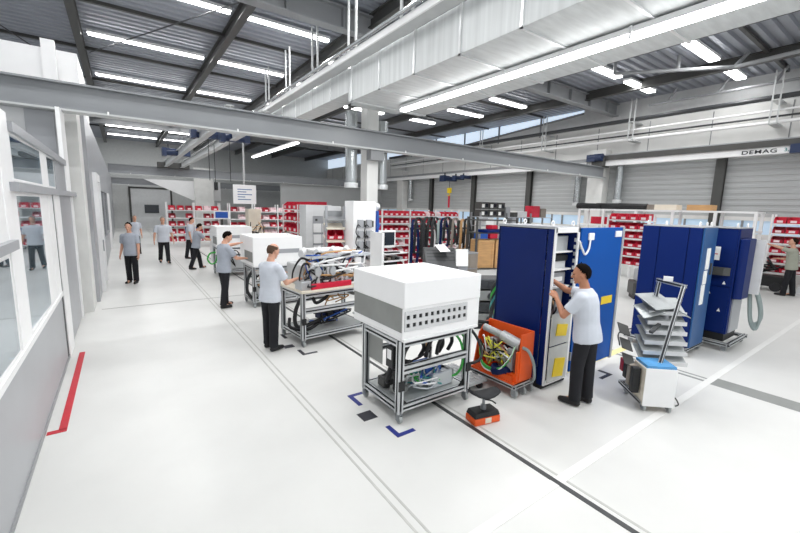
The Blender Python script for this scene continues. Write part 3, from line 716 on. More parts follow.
# ------------------------------------------------------------------ blue cabinets
def eye_bolt(r, x, y, z):
    g = MB(); R = .03
    pts = [(x+R*math.cos(a), y, z+.04+R*math.sin(a)) for a in [2*PI*k/10 for k in range(11)]]
    g.sweep(pts, .01, 6, cap=False); g.cyl((x, y, z), (x, y, z+.015), .02, n=8); g.build('eye_bolt', 'white', r)
r = thing('switch_cabinet', 'navy blue electrical cabinet with open front where a man is working', 'cabinet', (4.5, 2.9, 0))
W, D, Hc = .56, .9, 2.2
MB().bx(-.02, 0, .1, .86, .12, 2.17).build('side_panel', 'navy', r, bev=.008)
MB().bx(-.012, .03, 0, .09, .06, 2.2).build('corner_post', 'navy', r, bev=.006)
MB().bx(-.012, .03, .87, .9, .06, 2.2).build('corner_post', 'navy_dark', r, bev=.006)
MB().bx(W-.03, W, .0, .9, .06, 2.2).build('side_panel', 'navy', r)
MB().bx(0, W, .87, .9, .06, 2.2).build('back_panel', 'navy_dark', r)
MB().bx(-.02, W, 0, .9, 2.18, 2.21).build('roof_plate', 'panel_grey', r)
MB().bx(0, W, .02, .88, 0, .1).build('plinth', 'black', r)
g = MB(); g.bx(-.012, .03, -.02, 0, .1, 2.2); g.bx(W-.045, W, -.02, 0, .1, 2.2); g.bx(-.01, W, -.02, 0, 2.13, 2.2); g.bx(-.01, W, -.02, 0, .06, .12); g.build('front_frame', 'white', r, bev=.004)
g = MB()
for k in range(20): g.bx(W-.065, W-.045, -.012, .02, .2+k*.095, .25+k*.095)
g.build('perforated_rail', 'alu', r)
for z in (1.86, 1.62, 1.38): MB().bx(.03, W-.05, .04, .8, z, z+.02).build('shelf', 'white', r)
for a, m in (((.05, .48, .1, .5, 1.88, 2.08), 'steel_in'), ((.06, .46, .1, .5, 1.64, 1.74), 'panel_pale'), ((.2, .48, .08, .5, 1.74, 1.82), 'black'), ((.05, .48, .1, .5, 1.4, 1.58), 'panel_grey'), ((.06, .3, .12, .5, 1.12, 1.34), 'wood'), ((.33, .49, .12, .5, .9, 1.36), 'panel_grey'), ((.06, .3, .2, .6, .7, 1.1), 'red_dark'), ((.06, .5, .3, .7, .15, .68), 'steel_in')):
    MB().bx(*a).build('equipment_module', m, r, bev=.008)
MB().bx(.12, .4, .09, .1, 1.46, 1.52).build('module_label', 'paper', r)
hoses(r, 'cable', 'black', 5, (.06, .3, .05, .3, .85, 1.35), .012, rn)
for z0, z1 in ((.62, 1.06), (.1, .6)): MB().bx(.03, W-.1, -.05, -.035, z0, z1).build('cover_sheet', 'clear_sheet', r)
for z0, z1 in ((.74, .9), (.16, .42)): MB().box((.26, -.058, (z0+z1)/2), (.24, .012, z1-z0), ry=.15).build('warning_sticker', 'yellow', r)
for x, y in ((.03, .06), (.5, .06), (.03, .84), (.5, .84)): eye_bolt(r, x, y, 2.21)
d = MB().bx(.6, 1.78, -.02, .02, .12, 2.19).build('door', 'blue_bright', r, bev=.008)
g = MB(); g.bx(1.74, 1.8, -.03, .025, .1, 2.2); g.build('door_edge', 'panel_grey', d)
MB().bx(1.3, 1.62, -.026, -.02, 1.03, 1.15).build('door_label', 'yellow', d)
MB().bx(.76, .9, -.045, -.02, 2.02, 2.12).build('door_socket', 'white', d, bev=.01)
MB().bx(1.52, 1.7, -.035, -.02, 2.05, 2.14).build('door_plate', 'white', d)
MB().tube([(.8, -.04, 2.04), (.76, -.05, 1.9), (.66, -.06, 1.83), (.58, -.06, 1.9), (.5, -.05, 2.02)], .014).build('door_cable', 'white', d, smooth=True)
g = MB(); g.bx(.58, .61, -.03, .03, .3, .42); g.bx(.58, .61, -.03, .03, 1.9, 2.0); g.build('hinge', 'alu_cap', d)

r = thing('switch_cabinet', 'closed navy blue cabinet with three side panels behind the parts trolley', 'cabinet', (7.71, 2.3, 0))
W, D = .6, .9
for y0, y1 in ((.0, .18), (.19, .62), (.63, .9)): MB().bx(-.02, 0, y0, y1, .16, 2.2).build('side_panel', 'navy', r, bev=.006)
MB().bx(0, W, 0, .9, .16, 2.2).build('body', 'navy_dark', r)
MB().bx(0, W, -.03, 0, .16, 2.2).build('front_door', 'blue_steel', r, bev=.008)
for z0, z1, dx in ((1.5, 1.86, .0), (1.25, 1.48, .03), (.9, 1.24, .05)): MB().bx(.2-dx, .36-dx, -.037, -.03, z0, z1).build('paper_sheet', 'paper', r)
MB().bx(.44, .48, -.05, -.03, 1.4, 1.6).build('door_handle', 'steel_dark', r)
MB().bx(-.02, W, -.02, .9, 2.2, 2.22).build('roof_plate', 'panel_grey', r)
for x, y in ((.03, .06), (.55, .06), (.03, .55), (.03, .84)): eye_bolt(r, x, y, 2.22)
g = MB(); g.prof((-.05, 0, .13), (-.05, 1.0, .13), .06); g.prof((.66, 0, .13), (.66, 1.0, .13), .06); g.prof((-.08, .02, .13), (.75, .02, .13), .06); g.prof((-.08, .95, .13), (.75, .95, .13), .06); g.build('trolley_frame', 'alu', r)
for x, y in ((-.02, .06), (.62, .06), (-.02, .9), (.62, .9)): caster(r, x, y)

r = thing('switch_cabinet', 'rightmost navy blue cabinet with white sheet, grey handle and coiled hoses', 'cabinet', (8.67, 2.05, 0))
W = .7
MB().bx(0, W, 0, .95, .3, 2.19).build('body', 'navy', r, bev=.008)
g = MB(); g.bx(-.012, 0, .03, .92, 1.16, 2.17); g.bx(-.012, 0, .03, .92, .32, 1.14); g.build('side_panel', 'navy', r)
MB().bx(.02, W-.02, .03, .92, .16, .3).build('plinth', 'black', r)
MB().bx(-.02, -.012, .24, .44, 1.62, 1.86).build('paper_sheet', 'paper', r)
MB().bx(-.024, -.018, .27, .41, 1.72, 1.735).build('paper_line', 'red', r)
g = MB(); g.rings([[(-.012, y, 1.5-.0*k), (-.012-.09*s, y, 1.5), (-.012-.09*s, y, 1.36), (-.012, y, 1.36)] for k, (y, s) in enumerate(((.5, .15), (.44, .8), (.3, 1), (.14, .9), (.06, .2)))]); g.build('handle', 'steel_dark', r)
g = MB()
for y, z in ((.33, 1.66), (.3, 1.0), (.7, 1.0), (.1, 1.2), (.12, .7)): g.prism([(y, z), (y+.05, z), (y+.025, z+.06)], 'x', -.018, -.012)
g.build('warning_sticker', 'white', r)
g = MB(); g.prism([(.02, 0), (.5, 0), (.5, -.08), (.44, -.13), (.1, -.12), (.02, -.06)], 'z', .95, 2.02); g.build('front_door', 'navy', r, bev=.02)
MB().bx(.5, .6, -.24, -.02, 1.02, 2.0).build('door_liner', 'panel_pale', r)
MB().bx(.1, .6, -.02, 0, .32, .95).build('front_panel', 'panel_grey', r)
MB().bx(-.02, W, 0, .95, 2.19, 2.21).build('roof_plate', 'panel_grey', r)
for x, y in ((.03, .06), (.03, .5), (.6, .06)): eye_bolt(r, x, y, 2.21)
for k in range(5): MB().tube([(.62+.03*k, -.1, 1.2), (.72+.03*k, -.2, .95), (.8+.03*k, -.26, .6), (.74+.02*k, -.24, .34+.03*k), (.66+.02*k, -.16, .5), (.62+.02*k, -.1, 1.0)], .025).build('coiled_hose', 'teal_grey', r, smooth=True)
g = MB(); g.prof((-.05, -.1, .13), (-.05, 1.05, .13), .06); g.prof((.95, -.1, .13), (.95, 1.05, .13), .06); g.prof((-.08, -.06, .13), (1.05, -.06, .13), .06); g.prof((-.08, 1.0, .13), (1.05, 1.0, .13), .06); g.build('trolley_frame', 'alu', r)
for x, y in ((-.02, 0), (.93, 0), (-.02, 1), (.93, 1)): caster(r, x, y)

# ------------------------------------------------------------------ parts trolley with slanted trays
r = thing('parts_trolley', 'parts trolley with white bin, sloping trays and slanted aluminium pole', 'trolley', (5.18, 1.76, 0), math.radians(-42))
r.scale = (.88, .9, 1)
# local x runs along the white front, y away from it
MB().bx(-.2, .2, 0, .34, .08, .55).build('bin', 'beige', r, bev=.008)
MB().bx(-.205, .205, -.012, 0, .075, .56).build('bin_front', 'white', r, bev=.006)
MB().bx(-.18, .2, .02, .34, .55, .585).build('blue_film', 'blue_film', r)
for x, y in ((-.16, .05), (.17, .05), (-.16, .55), (.17, .55)): caster(r, x, y)
g = MB(); g.prof((-.2, .02, .1), (-.2, .7, .1), .04); g.prof((.2, .02, .1), (.2, .7, .1), .04); g.prof((-.2, .7, .1), (.2, .7, .1), .04); g.build('frame', 'alu', r)
MB().prof((.03, .14, .5), (.44, .52, 1.5), .045).build('pole', 'alu', r)
MB().prof((.12, .74, .5), (.28, .86, 1.5), .045).build('pole', 'alu', r)
MB().prof((.46, .5, 1.5), (.27, .9, 1.52), .045).build('cross_bar', 'alu', r)
MB().box((.34, .74, 1.56), (.12, .06, .06), rz=-.5).build('clamp', 'white', r)
for k in range(6):
    z = .6+k*.12; y = .45+k*.05
    MB().box((.19+.02*k, y, z), (.62-.02*k, .34, .014), rx=.5).build('tray', 'tray', r)
    g = MB(); g.box((.19+.02*k, y-.15, z-.07), (.62-.02*k, .012, .05), rx=.0); g.build('tray_lip', 'panel_pale', r)
g = MB(); g.box((.2, .7, 1.26), (.46, .4, .012), rx=.35, rz=.4); g.box((.06, .62, 1.16), (.3, .3, .012), rx=.4, ry=-.3); g.box((.5, .66, 1.14), (.2, .3, .012), ry=.5); g.build('top_tray', 'tray', r)
MB().box((.06, .4, .96), (.22, .05, .03), rz=.6, ry=-.4).build('dark_handle', 'steel_blackish', r)
MB().cyl((.22, .5, .6), (.22, .5, .78), .055, n=16).build('cup', 'panel_grey', r)
MB().cyl((.3, .62, 1.0), (.3, .62, 1.14), .05, n=16).build('cup', 'panel_grey', r)
g = MB()
for k in range(3): g.box((-.3, .3+.12*k, .55+k*.17), (.16, .2, .012), rx=.5, ry=.3)
g.build('side_tray', 'steel_dark', r)
for k in range(4): MB().bx(-.32, -.22, .08+k*.11, .17+k*.11, .2+.05*k, .52).build('binder', ('black', 'drum', 'black', 'red_dark')[k], r, bev=.006)
g = MB(); g.tube([(.2, .1, .16), (.25, .07, .18), (.28, .02, .12), (.24, .02, .09)], .009); g.build('brake_pedal', 'steel_dark', r)

# ------------------------------------------------------------------ racks and bins
def rack(name, label, cat, loc, rz, bay, n, depth, top, shelves, m='white'):
    r = thing(name, label, cat, loc, rz)
    for k in range(n+1):
        for y in (.02, depth-.02): MB().bx(k*bay-.025, k*bay+.025, y-.02, y+.02, 0, top).build('upright', m, r)
    for z in shelves: MB().bx(0, n*bay, 0, depth, z-.03, z).build('shelf', m, r)
    return r
def bin_mesh(w, d, h, m, name='storage_bin'):
    g = MB(); t = .008
    side = [(0, 0), (d, 0), (d, h), (.3*d, h), (0, .55*h)]
    g.prism(side, 'x', 0, t); g.prism(side, 'x', w-t, w)
    g.bx(t, w-t, 0, d, 0, t); g.bx(t, w-t, d-t, d, 0, h); g.bx(t, w-t, 0, t, 0, .55*h)
    n = len(g.f); g.bx(w*.25, w*.75, -.004, 0, .12*h, .46*h)
    o = g.build(name, m); o.data.materials.append(MATS['pink_label'])
    for p in o.data.polygons:
        if all(o.data.vertices[v].co.y < .0005 for v in p.vertices) and max(o.data.vertices[v].co.x for v in p.vertices) < w*.76 and min(o.data.vertices[v].co.x for v in p.vertices) > w*.24: p.material_index = 1
    return o
BINS = {}
def bins(loc, rz, x0, x1, zs, w, d, h, where, group, mats=('red',), skip=.06, gap=.018, y=.0, bay=None):
    x00 = x0; bay = bay or (x1-x0+.08)
    M = Matrix.Translation(loc) @ Matrix.Rotation(rz, 4, 'Z'); ord_ = ('bottom', 'second lowest', 'third lowest', 'fourth lowest', 'fifth lowest', 'sixth lowest', 'seventh lowest', 'eighth lowest')
    for i, z in enumerate(zs):
        lv = 'top' if i == len(zs)-1 else ord_[i]
        nb = max(1, round((x1+.03)/bay)); per = int((bay-.07)//(w+gap))
        for q in range(nb*per):
            x = (q//per)*bay+.035+(q % per)*((bay-.07)/per)+((bay-.07)/per-w)/2
            if rnd.random() > skip:
                m = rnd.choice(mats); key = (w, d, h, m)
                if key not in BINS:
                    o = bin_mesh(w, d, h, m); BINS[key] = o.data
                else:
                    o = bpy.data.objects.new('storage_bin', BINS[key]); C.objects.link(o)
                o.location = M @ Vector((x, y, z+.002)); o.rotation_euler = (0, 0, rz)
                word = 'red' if m == 'red' else 'dark red' if m == 'red_dark' else 'pale' if m == 'pink_label' else m
                tag(o, '%s bin on the %s shelf of %s' % (word, lv, where), 'storage bin', '%s bins on the %s shelf of %s' % (word, lv, group))
zsR = [.3+.26*k for k in range(8)]
rack('bin_rack', 'long white rack of red bins behind the hanging hoses', 'rack', (7.3, 11.3, 0), 0, 1.2, 3, .45, 2.35, zsR)
bins((7.3, 11.3, 0), 0, .04, 3.58, zsR, .19, .38, .17, 'the long rack behind the hanging hoses', 'the long rack', ('red', 'red', 'red', 'pink_label', 'red_dark'), bay=1.2)
zsL = [.25+.4*k for k in range(6)]
rack('bin_rack', 'white rack of big red bins left of the grey cupboard', 'rack', (4.95, 14.6, 0), -PI/2, 1.5, 2, .5, 2.42, zsL)
bins((4.95, 14.6, 0), -PI/2, .04, 2.96, zsL, .34, .46, .27, 'the rack left of the grey cupboard', 'the rack by the cupboard', ('red',), .04, bay=1.5)
zsB = [.3+.42*k for k in range(5)]
rack('bin_rack', 'far white rack of small bins, nearest the left aisle at the end of the hall', 'rack', (1.95, 24, 0), 0, 1.3, 2, .5, 2.4, zsB)
bins((1.95, 24, 0), 0, .04, 2.56, zsB, .3, .45, .24, 'the far rack nearest the left aisle', 'the far rack by the aisle', ('red', 'red', 'pink_label', 'red_dark'), .2, bay=1.3)
rack('bin_rack', 'far white rack of small bins behind the hanging sign', 'rack', (4.75, 22.5, 0), 0, 1.3, 3, .5, 2.4, zsB)
bins((4.75, 22.5, 0), 0, .04, 3.8, zsB, .3, .45, .24, 'the far rack behind the hanging sign', 'the far rack by the sign', ('red', 'pink_label', 'red_dark'), .25, bay=1.3)
zsS = [.8+.28*k for k in range(6)]
rack('bin_rack', 'narrow white rack of red bins seen between the open blue door and the next cabinet', 'rack', (13, 6.5, 0), -PI/2, 1.25, 1, .4, 2.35, zsS)
bins((13, 6.5, 0), -PI/2, .04, 1.22, zsS, .26, .36, .2, 'the narrow rack behind the open blue door', 'the narrow rack', ('red',), 0, bay=1.25)
zsP = [.55+.33*k for k in range(6)]
rack('bin_rack', 'white rack of red bins at the right edge behind the man in olive', 'rack', (18, 3.5, 0), -PI/2, 1.4, 3, .5, 2.5, zsP)
bins((18, 3.5, 0), -PI/2, .04, 4.1, zsP, .3, .45, .22, 'the rack behind the man in olive', 'the right rack', ('red', 'red', 'red_dark'), .1, bay=1.4)
# tall white tube frame with rolls on top
r = thing('tube_frame', 'tall white tube frame rack behind the blue cabinets', 'rack', (15.6, 9.0, 0), -PI/2)
for x in (0, 1.0, 2.2, 3.4, 4.6, 5.6):
    for y in (0, .7): MB().bx(x-.04, x+.04, y-.04, y+.04, 0, 2.55).build('upright', 'white', r)
for z in (2.5, 1.9, 1.2): MB().bx(0, 5.65, -.05, .75, z, z+.06).build('shelf', 'white', r)
for k, (y, x, l) in enumerate(((8.7, 15.75, 'left'), (7.9, 15.8, 'middle'), (7.0, 15.75, 'right'))):
    g = MB(); g.cyl((x, y+.5, 2.68), (x, y-.5, 2.66), .12, n=12); g.cyl((x+.2, y+.45, 2.68), (x+.2, y-.4, 2.66), .11, n=12)
    tag(g.build('foam_roll', 'black'), '%s pair of black rolls on top of the white tube frame' % l, 'roll')
for k, (y, m, l) in enumerate(((6.6, 'drum', 'brown'), (5.9, 'beige', 'beige'), (4.9, 'wood', 'wooden'), (8.2, 'red', 'red'), (7.2, 'steel_grey', 'grey'))):
    tag(MB().bx(15.7, 16.2, y-.35, y+.35, 1.965 if k > 2 else 2.565, 2.25 if k > 2 else 2.75).build('storage_box', m, bev=.01), l+' box lying on the white tube frame behind the cabinets', 'box')

# ------------------------------------------------------------------ things behind the carts
r = thing('control_cupboard', 'white electrical cupboard with grey connector boxes in front of the column', 'cupboard', (5.02, 9.2, 0))
MB().bx(0, .7, 0, .5, .1, 2.55).build('body', 'white_bright', r, bev=.01)
MB().bx(.02, .68, .02, .48, 0, .1).build('plinth', 'steel_dark', r)
for i in range(4):
    for j in range(2):
        b = MB().bx(.12+j*.26, .28+j*.26, -.07, 0, 1.84-i*.29, 2.06-i*.29).build('connector_box', 'panel_grey', r, bev=.01)
        MB().bx(.29+j*.26, .35+j*.26, -.04, 0, 1.86-i*.29, 2.03-i*.29).build('connector_plug', 'steel_dark', b)
        MB().tube([(.2+j*.26, -.05, 1.86-i*.29), (.08+j*.26, -.1, 1.92-i*.29), (.04+j*.26, -.08, 1.72-i*.29), (.14+j*.26, -.08, 1.57-i*.29)], .014).build('cable', 'black', r, smooth=True)
MB().tube([(.7, -.04, 1.5), (.76, -.08, 1.3), (.72, -.1, 1.0), (.66, -.08, .8)], .06).build('hose', 'orange', r, smooth=True)
MB().sph((.8, .1, 2.42), (.09, .09, .09)).build('lamp_globe', 'white', r, smooth=True)
g = MB(); g.bx(.74, .8, 0, .1, .1, 2.3); g.build('side_post', 'blue_plastic', r)
hoses(r, 'cable', 'blue_plastic', 4, (.68, .86, -.05, .05, 1.5, 2.1), .012, rn)
r = thing('drawer_cupboard', 'grey cupboard with white labelled drawers between the red bin racks', 'cupboard', (4.3, 10.7, 0), -.05)
MB().bx(0, .2, 0, .6, 0, 2.42).build('side_panel', 'panel_pale', r, bev=.008)
MB().bx(.2, .8, .06, .6, 0, 2.42).build('body', 'panel_grey', r)
MB().bx(.2, .8, .03, .06, 2.1, 2.42).build('top_panel', 'panel_pale', r)
for i in range(3):
    for j in range(2): MB().bx(.23+j*.28, .48+j*.28, .03, .06, 1.62-i*.32, 1.88-i*.32).build('drawer', 'white', r, bev=.006)
MB().bx(.3, .36, .04, .06, 1.96, 2.02).build('lock', 'steel_dark', r)
r = thing('bin_stand', 'stand with sloping shelves of red bins between two cupboards', 'rack', (4.5, 9.75, 0), -.15)
for x in (0, .5): MB().bx(x-.03, x+.03, 0, .06, 0, 2.4).build('upright', 'panel_grey', r)
MB().bx(0, .5, .3, .34, 0, 2.4).build('back_panel', 'panel_pale', r)
for z in (1.85, 1.5, 1.1): MB().box((.25, .1, z), (.52, .4, .03), rx=.35).build('shelf', 'beige', r)
for k, z in enumerate((1.5, 1.1)):
    for j in range(2):
        o = bin_mesh(.22, .3, .2, 'red'); o.location = (4.51+j*.235, 9.72-j*.035, z+.0); o.rotation_euler = (.35, 0, -.15)
        tag(o, 'red bin on the %s sloping shelf of the bin stand between two cupboards' % ('upper', 'lower')[k], 'storage bin', 'red bins on the %s sloping shelf' % ('upper', 'lower')[k])
r = thing('sorting_board', 'dark angled metal sheet lying on top of the bin stand', 'sheet', (4.5, 9.72, 1.95), -.15)
g = MB(); g.box((.25, .1, .12), (.5, .36, .012), rx=.3); g.box((.25, .26, .22), (.5, .012, .2)); g.build('sheet', 'steel_grey', r)
# computer station
r = thing('computer_station', 'white computer station with dark monitor and keyboard shelf', 'computer', (5.42, 8.4, 0), .1)
MB().bx(0, .08, .0, .5, 0, 1.75).build('side_frame', 'white', r)
MB().bx(.06, .8, .3, .5, 0, 1.1).build('cabinet', 'white', r, bev=.01)
m_ = MB().bx(.08, .62, .18, .26, 1.33, 1.8).build('monitor', 'white_bright', r, bev=.015)
MB().bx(.13, .57, .174, .18, 1.4, 1.75).build('screen', 'screen', m_)
for z in (1.18, .98): 
    MB().bx(.06, .85, -.05, .45, z, z+.03).build('shelf', 'white', r)
MB().bx(.12, .6, -.04, .14, 1.21, 1.24).build('keyboard', 'black', r)
for k in range(5): MB().bx(.12+k*.14, .22+k*.14, .05, .3, 1.01, 1.06+.02*(k % 3)).build('stationery', ('black', 'drum', 'steel_dark', 'black', 'panel_grey')[k], r)
MB().bx(.1, .78, .28, .3, .3, .92).build('drawer_front', 'black', r)
# hose stand with hanging dark hoses
r = thing('hose_stand', 'metal stand carrying dark hanging hoses behind the white housing', 'stand', (6.75, 8.9, 0), -.08)
for x in (0, 1.05, 2.1): MB().bx(x-.03, x+.03, -.03, .03, 0, 1.85).build('post', 'steel_blackish', r)
MB().cyl((-.05, 0, 1.82), (2.15, 0, 1.82), .03).build('bar', 'steel_dark', r)
MB().bx(-.1, 2.2, -.25, .25, 0, .06).build('foot', 'steel_dark', r)
hm = ['navy_dark', 'black', 'black', 'rubber', 'black', 'rubber', 'teal_grey', 'navy_dark', 'black', 'rubber', 'drum', 'black', 'wood', 'black']
hn = ['dark blue', 'black', 'black', 'dark grey', 'black', 'dark grey', 'grey green', 'dark blue', 'black', 'dark grey', 'brown', 'black', 'tan', 'black']
for k in range(14):
    x = 6.83+k*.15; dz = .3+.45*rnd.random()+(.4 if k < 5 else 0); rr = .1+.1*rnd.random(); y = 8.9-.012*k
    g = MB()
    for q in range(3):
        o_ = q*.03-.03
        g.tube([(x-rr+o_, y-.06, 1.82-dz), (x-rr+o_, y-.08, 1.6), (x-rr*.6+o_, y-.03, 1.9+rr), (x+rr*.6+o_, y+.02, 1.9+rr), (x+rr+o_, y-.06, 1.6), (x+rr*.6+o_, y-.08, 1.82-dz*.9), (x-rr+o_, y-.06, 1.82-dz)], .017, 6, 4)
    o = g.build('hanging_hose', hm[k], smooth=True)
    first = {i: n for i, n in enumerate(('leftmost', 'second', 'third', 'fourth', 'fifth', 'sixth', 'seventh', 'eighth', 'ninth', 'tenth', 'eleventh', 'twelfth', 'thirteenth', 'rightmost'))}
    tag(o, '%s hose coil hanging on the metal stand, %s' % (hn[k], first[k] if k in (0, 13) else first[k]+' from the left'), 'hose', 'hose coils hanging on the stand')
r = thing('test_console', 'dark slanted console with white papers in front of the hanging hoses', 'console', (5.95, 7.2, 0), -.5)
MB().bx(0, .8, .1, .6, 0, .95).build('body', 'black', r, bev=.02)
g = MB(); g.prism([(0, .95), (.6, .95), (.6, 1.42), (.45, 1.42)], 'x', 0, .8); o = g.build('sloping_panel', 'steel_blackish', r, bev=.01)
for k in range(5): MB().box((.4, .12+.07*k, 1.06+.075*k), (.7, .02, .02), rx=.8).build('key_row', 'black', r)
MB().box((.42, .2, 1.44), (.3, .3, .01), rx=.5, rz=.4).build('paper_sheet', 'paper', r)
MB().box((.9, .1, 1.22), (.3, .02, .42), rx=-.15).build('paper_sheet', 'paper', r)
MB().bx(.74, 1.06, .12, .16, 0, 1.4).build('paper_holder', 'panel_grey', r)
r = thing('steel_drum', 'brown grey steel drum left of the wooden crates', 'drum', (7.55, 7.4, 0))
MB().cyl((0, 0, 0), (0, 0, 1.25), .26, n=24).build('body', 'drum', r)
for z in (.02, .42, .84, 1.24): MB().cyl((0, 0, z), (0, 0, z+.025), .27, n=24).build('hoop', 'steel_grey', r)
r = thing('crate_rack', 'dark metal rack holding wooden crates left of the blue cabinet', 'rack', (8.05, 7.6, 0), -.35)
for x in (0, 1.25):
    for y in (0, .6): MB().bx(x-.025, x+.025, y-.025, y+.025, 0, 2.2).build('upright', 'steel_dark', r)
for z in (.12, .72, 1.74, 2.1): MB().bx(0, 1.25, 0, .6, z, z+.03).build('shelf', 'steel_dark', r)
for k in range(2):
    r = thing('wooden_crate', '%s wooden crate on the dark rack beside the blue cabinet' % ('left', 'right')[k], 'crate', (8.05+.1+k*.52, 7.62-k*.19, .755), -.35)
    MB().bx(0, .5, 0, .5, 0, .8).build('body', 'wood', r, bev=.01)
    g = MB(); g.bx(0, .06, -.02, 0, 0, .8); g.bx(.44, .5, -.02, 0, 0, .8); g.bx(.06, .44, -.02, 0, .72, .8); g.build('batten', 'wood', r)
o = MB().bx(8.2, 9.0, 7.35, 7.75, 1.775, 1.86).build('folded_cloth', 'navy', bev=.02); o.rotation_euler = (0, 0, 0); tag(o, 'dark blue folded cloth above the wooden crates', 'cloth')
for k, (x, y, z0, z1, m, l) in enumerate(((8.15, 7.5, 2.135, 2.2, 'panel_grey', 'grey'), (8.45, 7.4, 1.87, 1.98, 'red', 'red'))):
    tag(MB().bx(x, x+.22, y, y+.25, z0, z1).build('small_box', m, bev=.01), l+' small box on the crate rack left of the blue cabinet', 'box')
# grey instruments between the white housing and the blue cabinet
r = thing('pump_stack', 'stack of dark grey pump modules between white housing and blue cabinet', 'machine', (5.7, 5.3, 0), -.5)
for k in range(4):
    b = MB().bx(0, .6, 0, .5, .1+k*.24, .31+k*.24).build('pump_module', 'steel_blackish' if k % 2 else 'strip_grey', r, bev=.03)
    MB().cyl((.3, -.02, .2+k*.24), (.3, 0, .2+k*.24), .07, n=14).build('pump_flange', 'steel_blackish', b)
MB().bx(0, .6, 0, .5, 0, .1).build('base', 'black', r)
for k in range(6):
    rr = .3+.03*k
    tag(MB().tube([(5.55+.05*k, 4.75, .05), (5.35, 4.6, .5+.08*k), (5.45, 4.5, .9+.05*k), (5.75, 4.4, .85), (5.85, 4.4, .4), (5.7, 4.5, .05)], .03, 8, 6).build('floor_hose', ('black', 'rubber', 'teal', 'black', 'green_hose', 'rubber')[k], smooth=True), '%s loop of the hose bundle standing between the white housing and the blue cabinet' % ('outer black', 'dark grey', 'teal', 'inner black', 'green', 'topmost grey')[k], 'hose', 'hose loops left of the blue cabinet')
# instruments on a high shelf, right of the red racks
r = thing('instrument_rack', 'grey open rack with instruments on top, seen above the blue cabinet', 'rack', (11.6, 10.8, 0), 0)
for x in (0, 1.6, 3.2, 4.8):
    for y in (0, .5): MB().bx(x-.03, x+.03, y-.03, y+.03, 0, 2.3).build('upright', 'steel_grey', r)
for z in (.6, 1.2, 1.75, 2.1): MB().bx(0, 4.8, 0, .5, z, z+.03).build('shelf', 'panel_grey', r)
for k in range(3):
    for j in range(2):
        g = MB(); x = 11.65+k*.5; z = 2.135+j*.3
        o = g.bx(x, x+.44, 10.85, 11.2, z, z+.28).build('instrument', 'steel_dark'); tag(o, '%s dark instrument in the %s row on the rack above the red bins' % (('left', 'middle', 'right')[k], ('lower', 'upper')[j]), 'instrument', 'instruments on the grey rack')
        MB().bx(x+.05, x+.2, 10.84, 10.85, z+.06, z+.2).build('dial', 'paper', o); MB().bx(x+.26, x+.4, 10.84, 10.85, z+.08, z+.22).build('screen', 'screen', o)
for k, (x, w, h, m, l) in enumerate(((13.15, .3, .42, 'panel_grey', 'pale grey box standing beside the dark instruments on the grey rack'), (13.7, .25, .2, 'steel_dark', 'small dark box on the grey rack above the blue cabinet'), (14.3, .3, .25, 'panel_pale', 'small pale box on the grey rack above the blue cabinet'), (14.9, .6, .5, 'red', 'red box on the grey rack above the blue cabinet'), (15.6, .4, .4, 'drum', 'brown box right of the red box on the grey rack'))):
    tag(MB().bx(x, x+w, 10.85, 11.2, 2.13, 2.13+h).build('storage_box', m, bev=.01), l, 'box')
for k, (x, z, m, l) in enumerate(((11.7, 1.235, 'blue_plastic', 'blue'), (12.3, 1.235, 'red', 'red'), (12.9, 1.235, 'white', 'white'), (13.6, 1.785, 'panel_grey', 'grey'), (12.0, 1.785, 'white', 'upper white'))):
    tag(MB().bx(x, x+.45, 10.85, 11.2, z, z+.3).build('storage_box', m, bev=.01), l+' box inside the grey instrument rack', 'box')
# hanging sign and beige pillar
r = thing('hanging_sign', 'white information board with blue lines hanging over the carts', 'sign', (3.7, 15, 2.4))
MB().bx(-.4, .4, -.02, .02, 0, .68).build('board', 'white_bright', r, bev=.006)
g = MB()
for k, w in enumerate((.5, .3, .5, .26, .46)): g.bx(-.25, -.25+w, -.026, -.02, .5-k*.09, .53-k*.09)
g.build('text_line', 'ink', r)
MB().bx(-.03, .03, .0, .05, .68, 2.15).build('hanger_post', 'flange', r)
r = thing('beige_pillar', 'short beige pillar below the hanging sign', 'pillar', (4.4, 16.6, 0))
MB().bx(-.25, .25, -.25, .25, 0, 2.2).build('body', 'beige', r, bev=.01); MB().bx(-.28, .28, -.28, .28, 0, .1).build('foot', 'steel_grey', r)
r = thing('tool_trolley', 'blue monitor trolley among the farthest racks', 'trolley', (2.95, 17.4, 0))
MB().bx(0, .8, 0, .5, 0, 1.3).build('body', 'white', r, bev=.01); MB().bx(.1, .7, -.03, 0, 1.75, 2.1).build('monitor', 'white', r); MB().bx(.16, .64, -.034, -.03, 1.8, 2.05).build('screen', 'blue_plastic', r); MB().bx(.35, .45, .0, .05, 1.3, 1.8).build('monitor_arm', 'steel_dark', r)
MB().bx(.3, .6, -.02, 0, 1.0, 1.2).build('panel', 'green_hose', r)
r = thing('tool_trolley', 'small blue and white trolley at the end of the aisle', 'trolley', (2.85, 25.2, 0))
MB().bx(0, .7, 0, .5, .12, .7).build('body', 'white', r); MB().bx(.05, .65, -.02, 0, .3, 1.0).build('front', 'blue_plastic', r); MB().bx(.1, .6, -.03, -.02, .5, .7).build('label', 'paper', r)
for x in (.08, .62): MB().cyl((x-.02, .05, .06), (x+.02, .05, .06), .06, n=12).build('wheel', 'black', r)
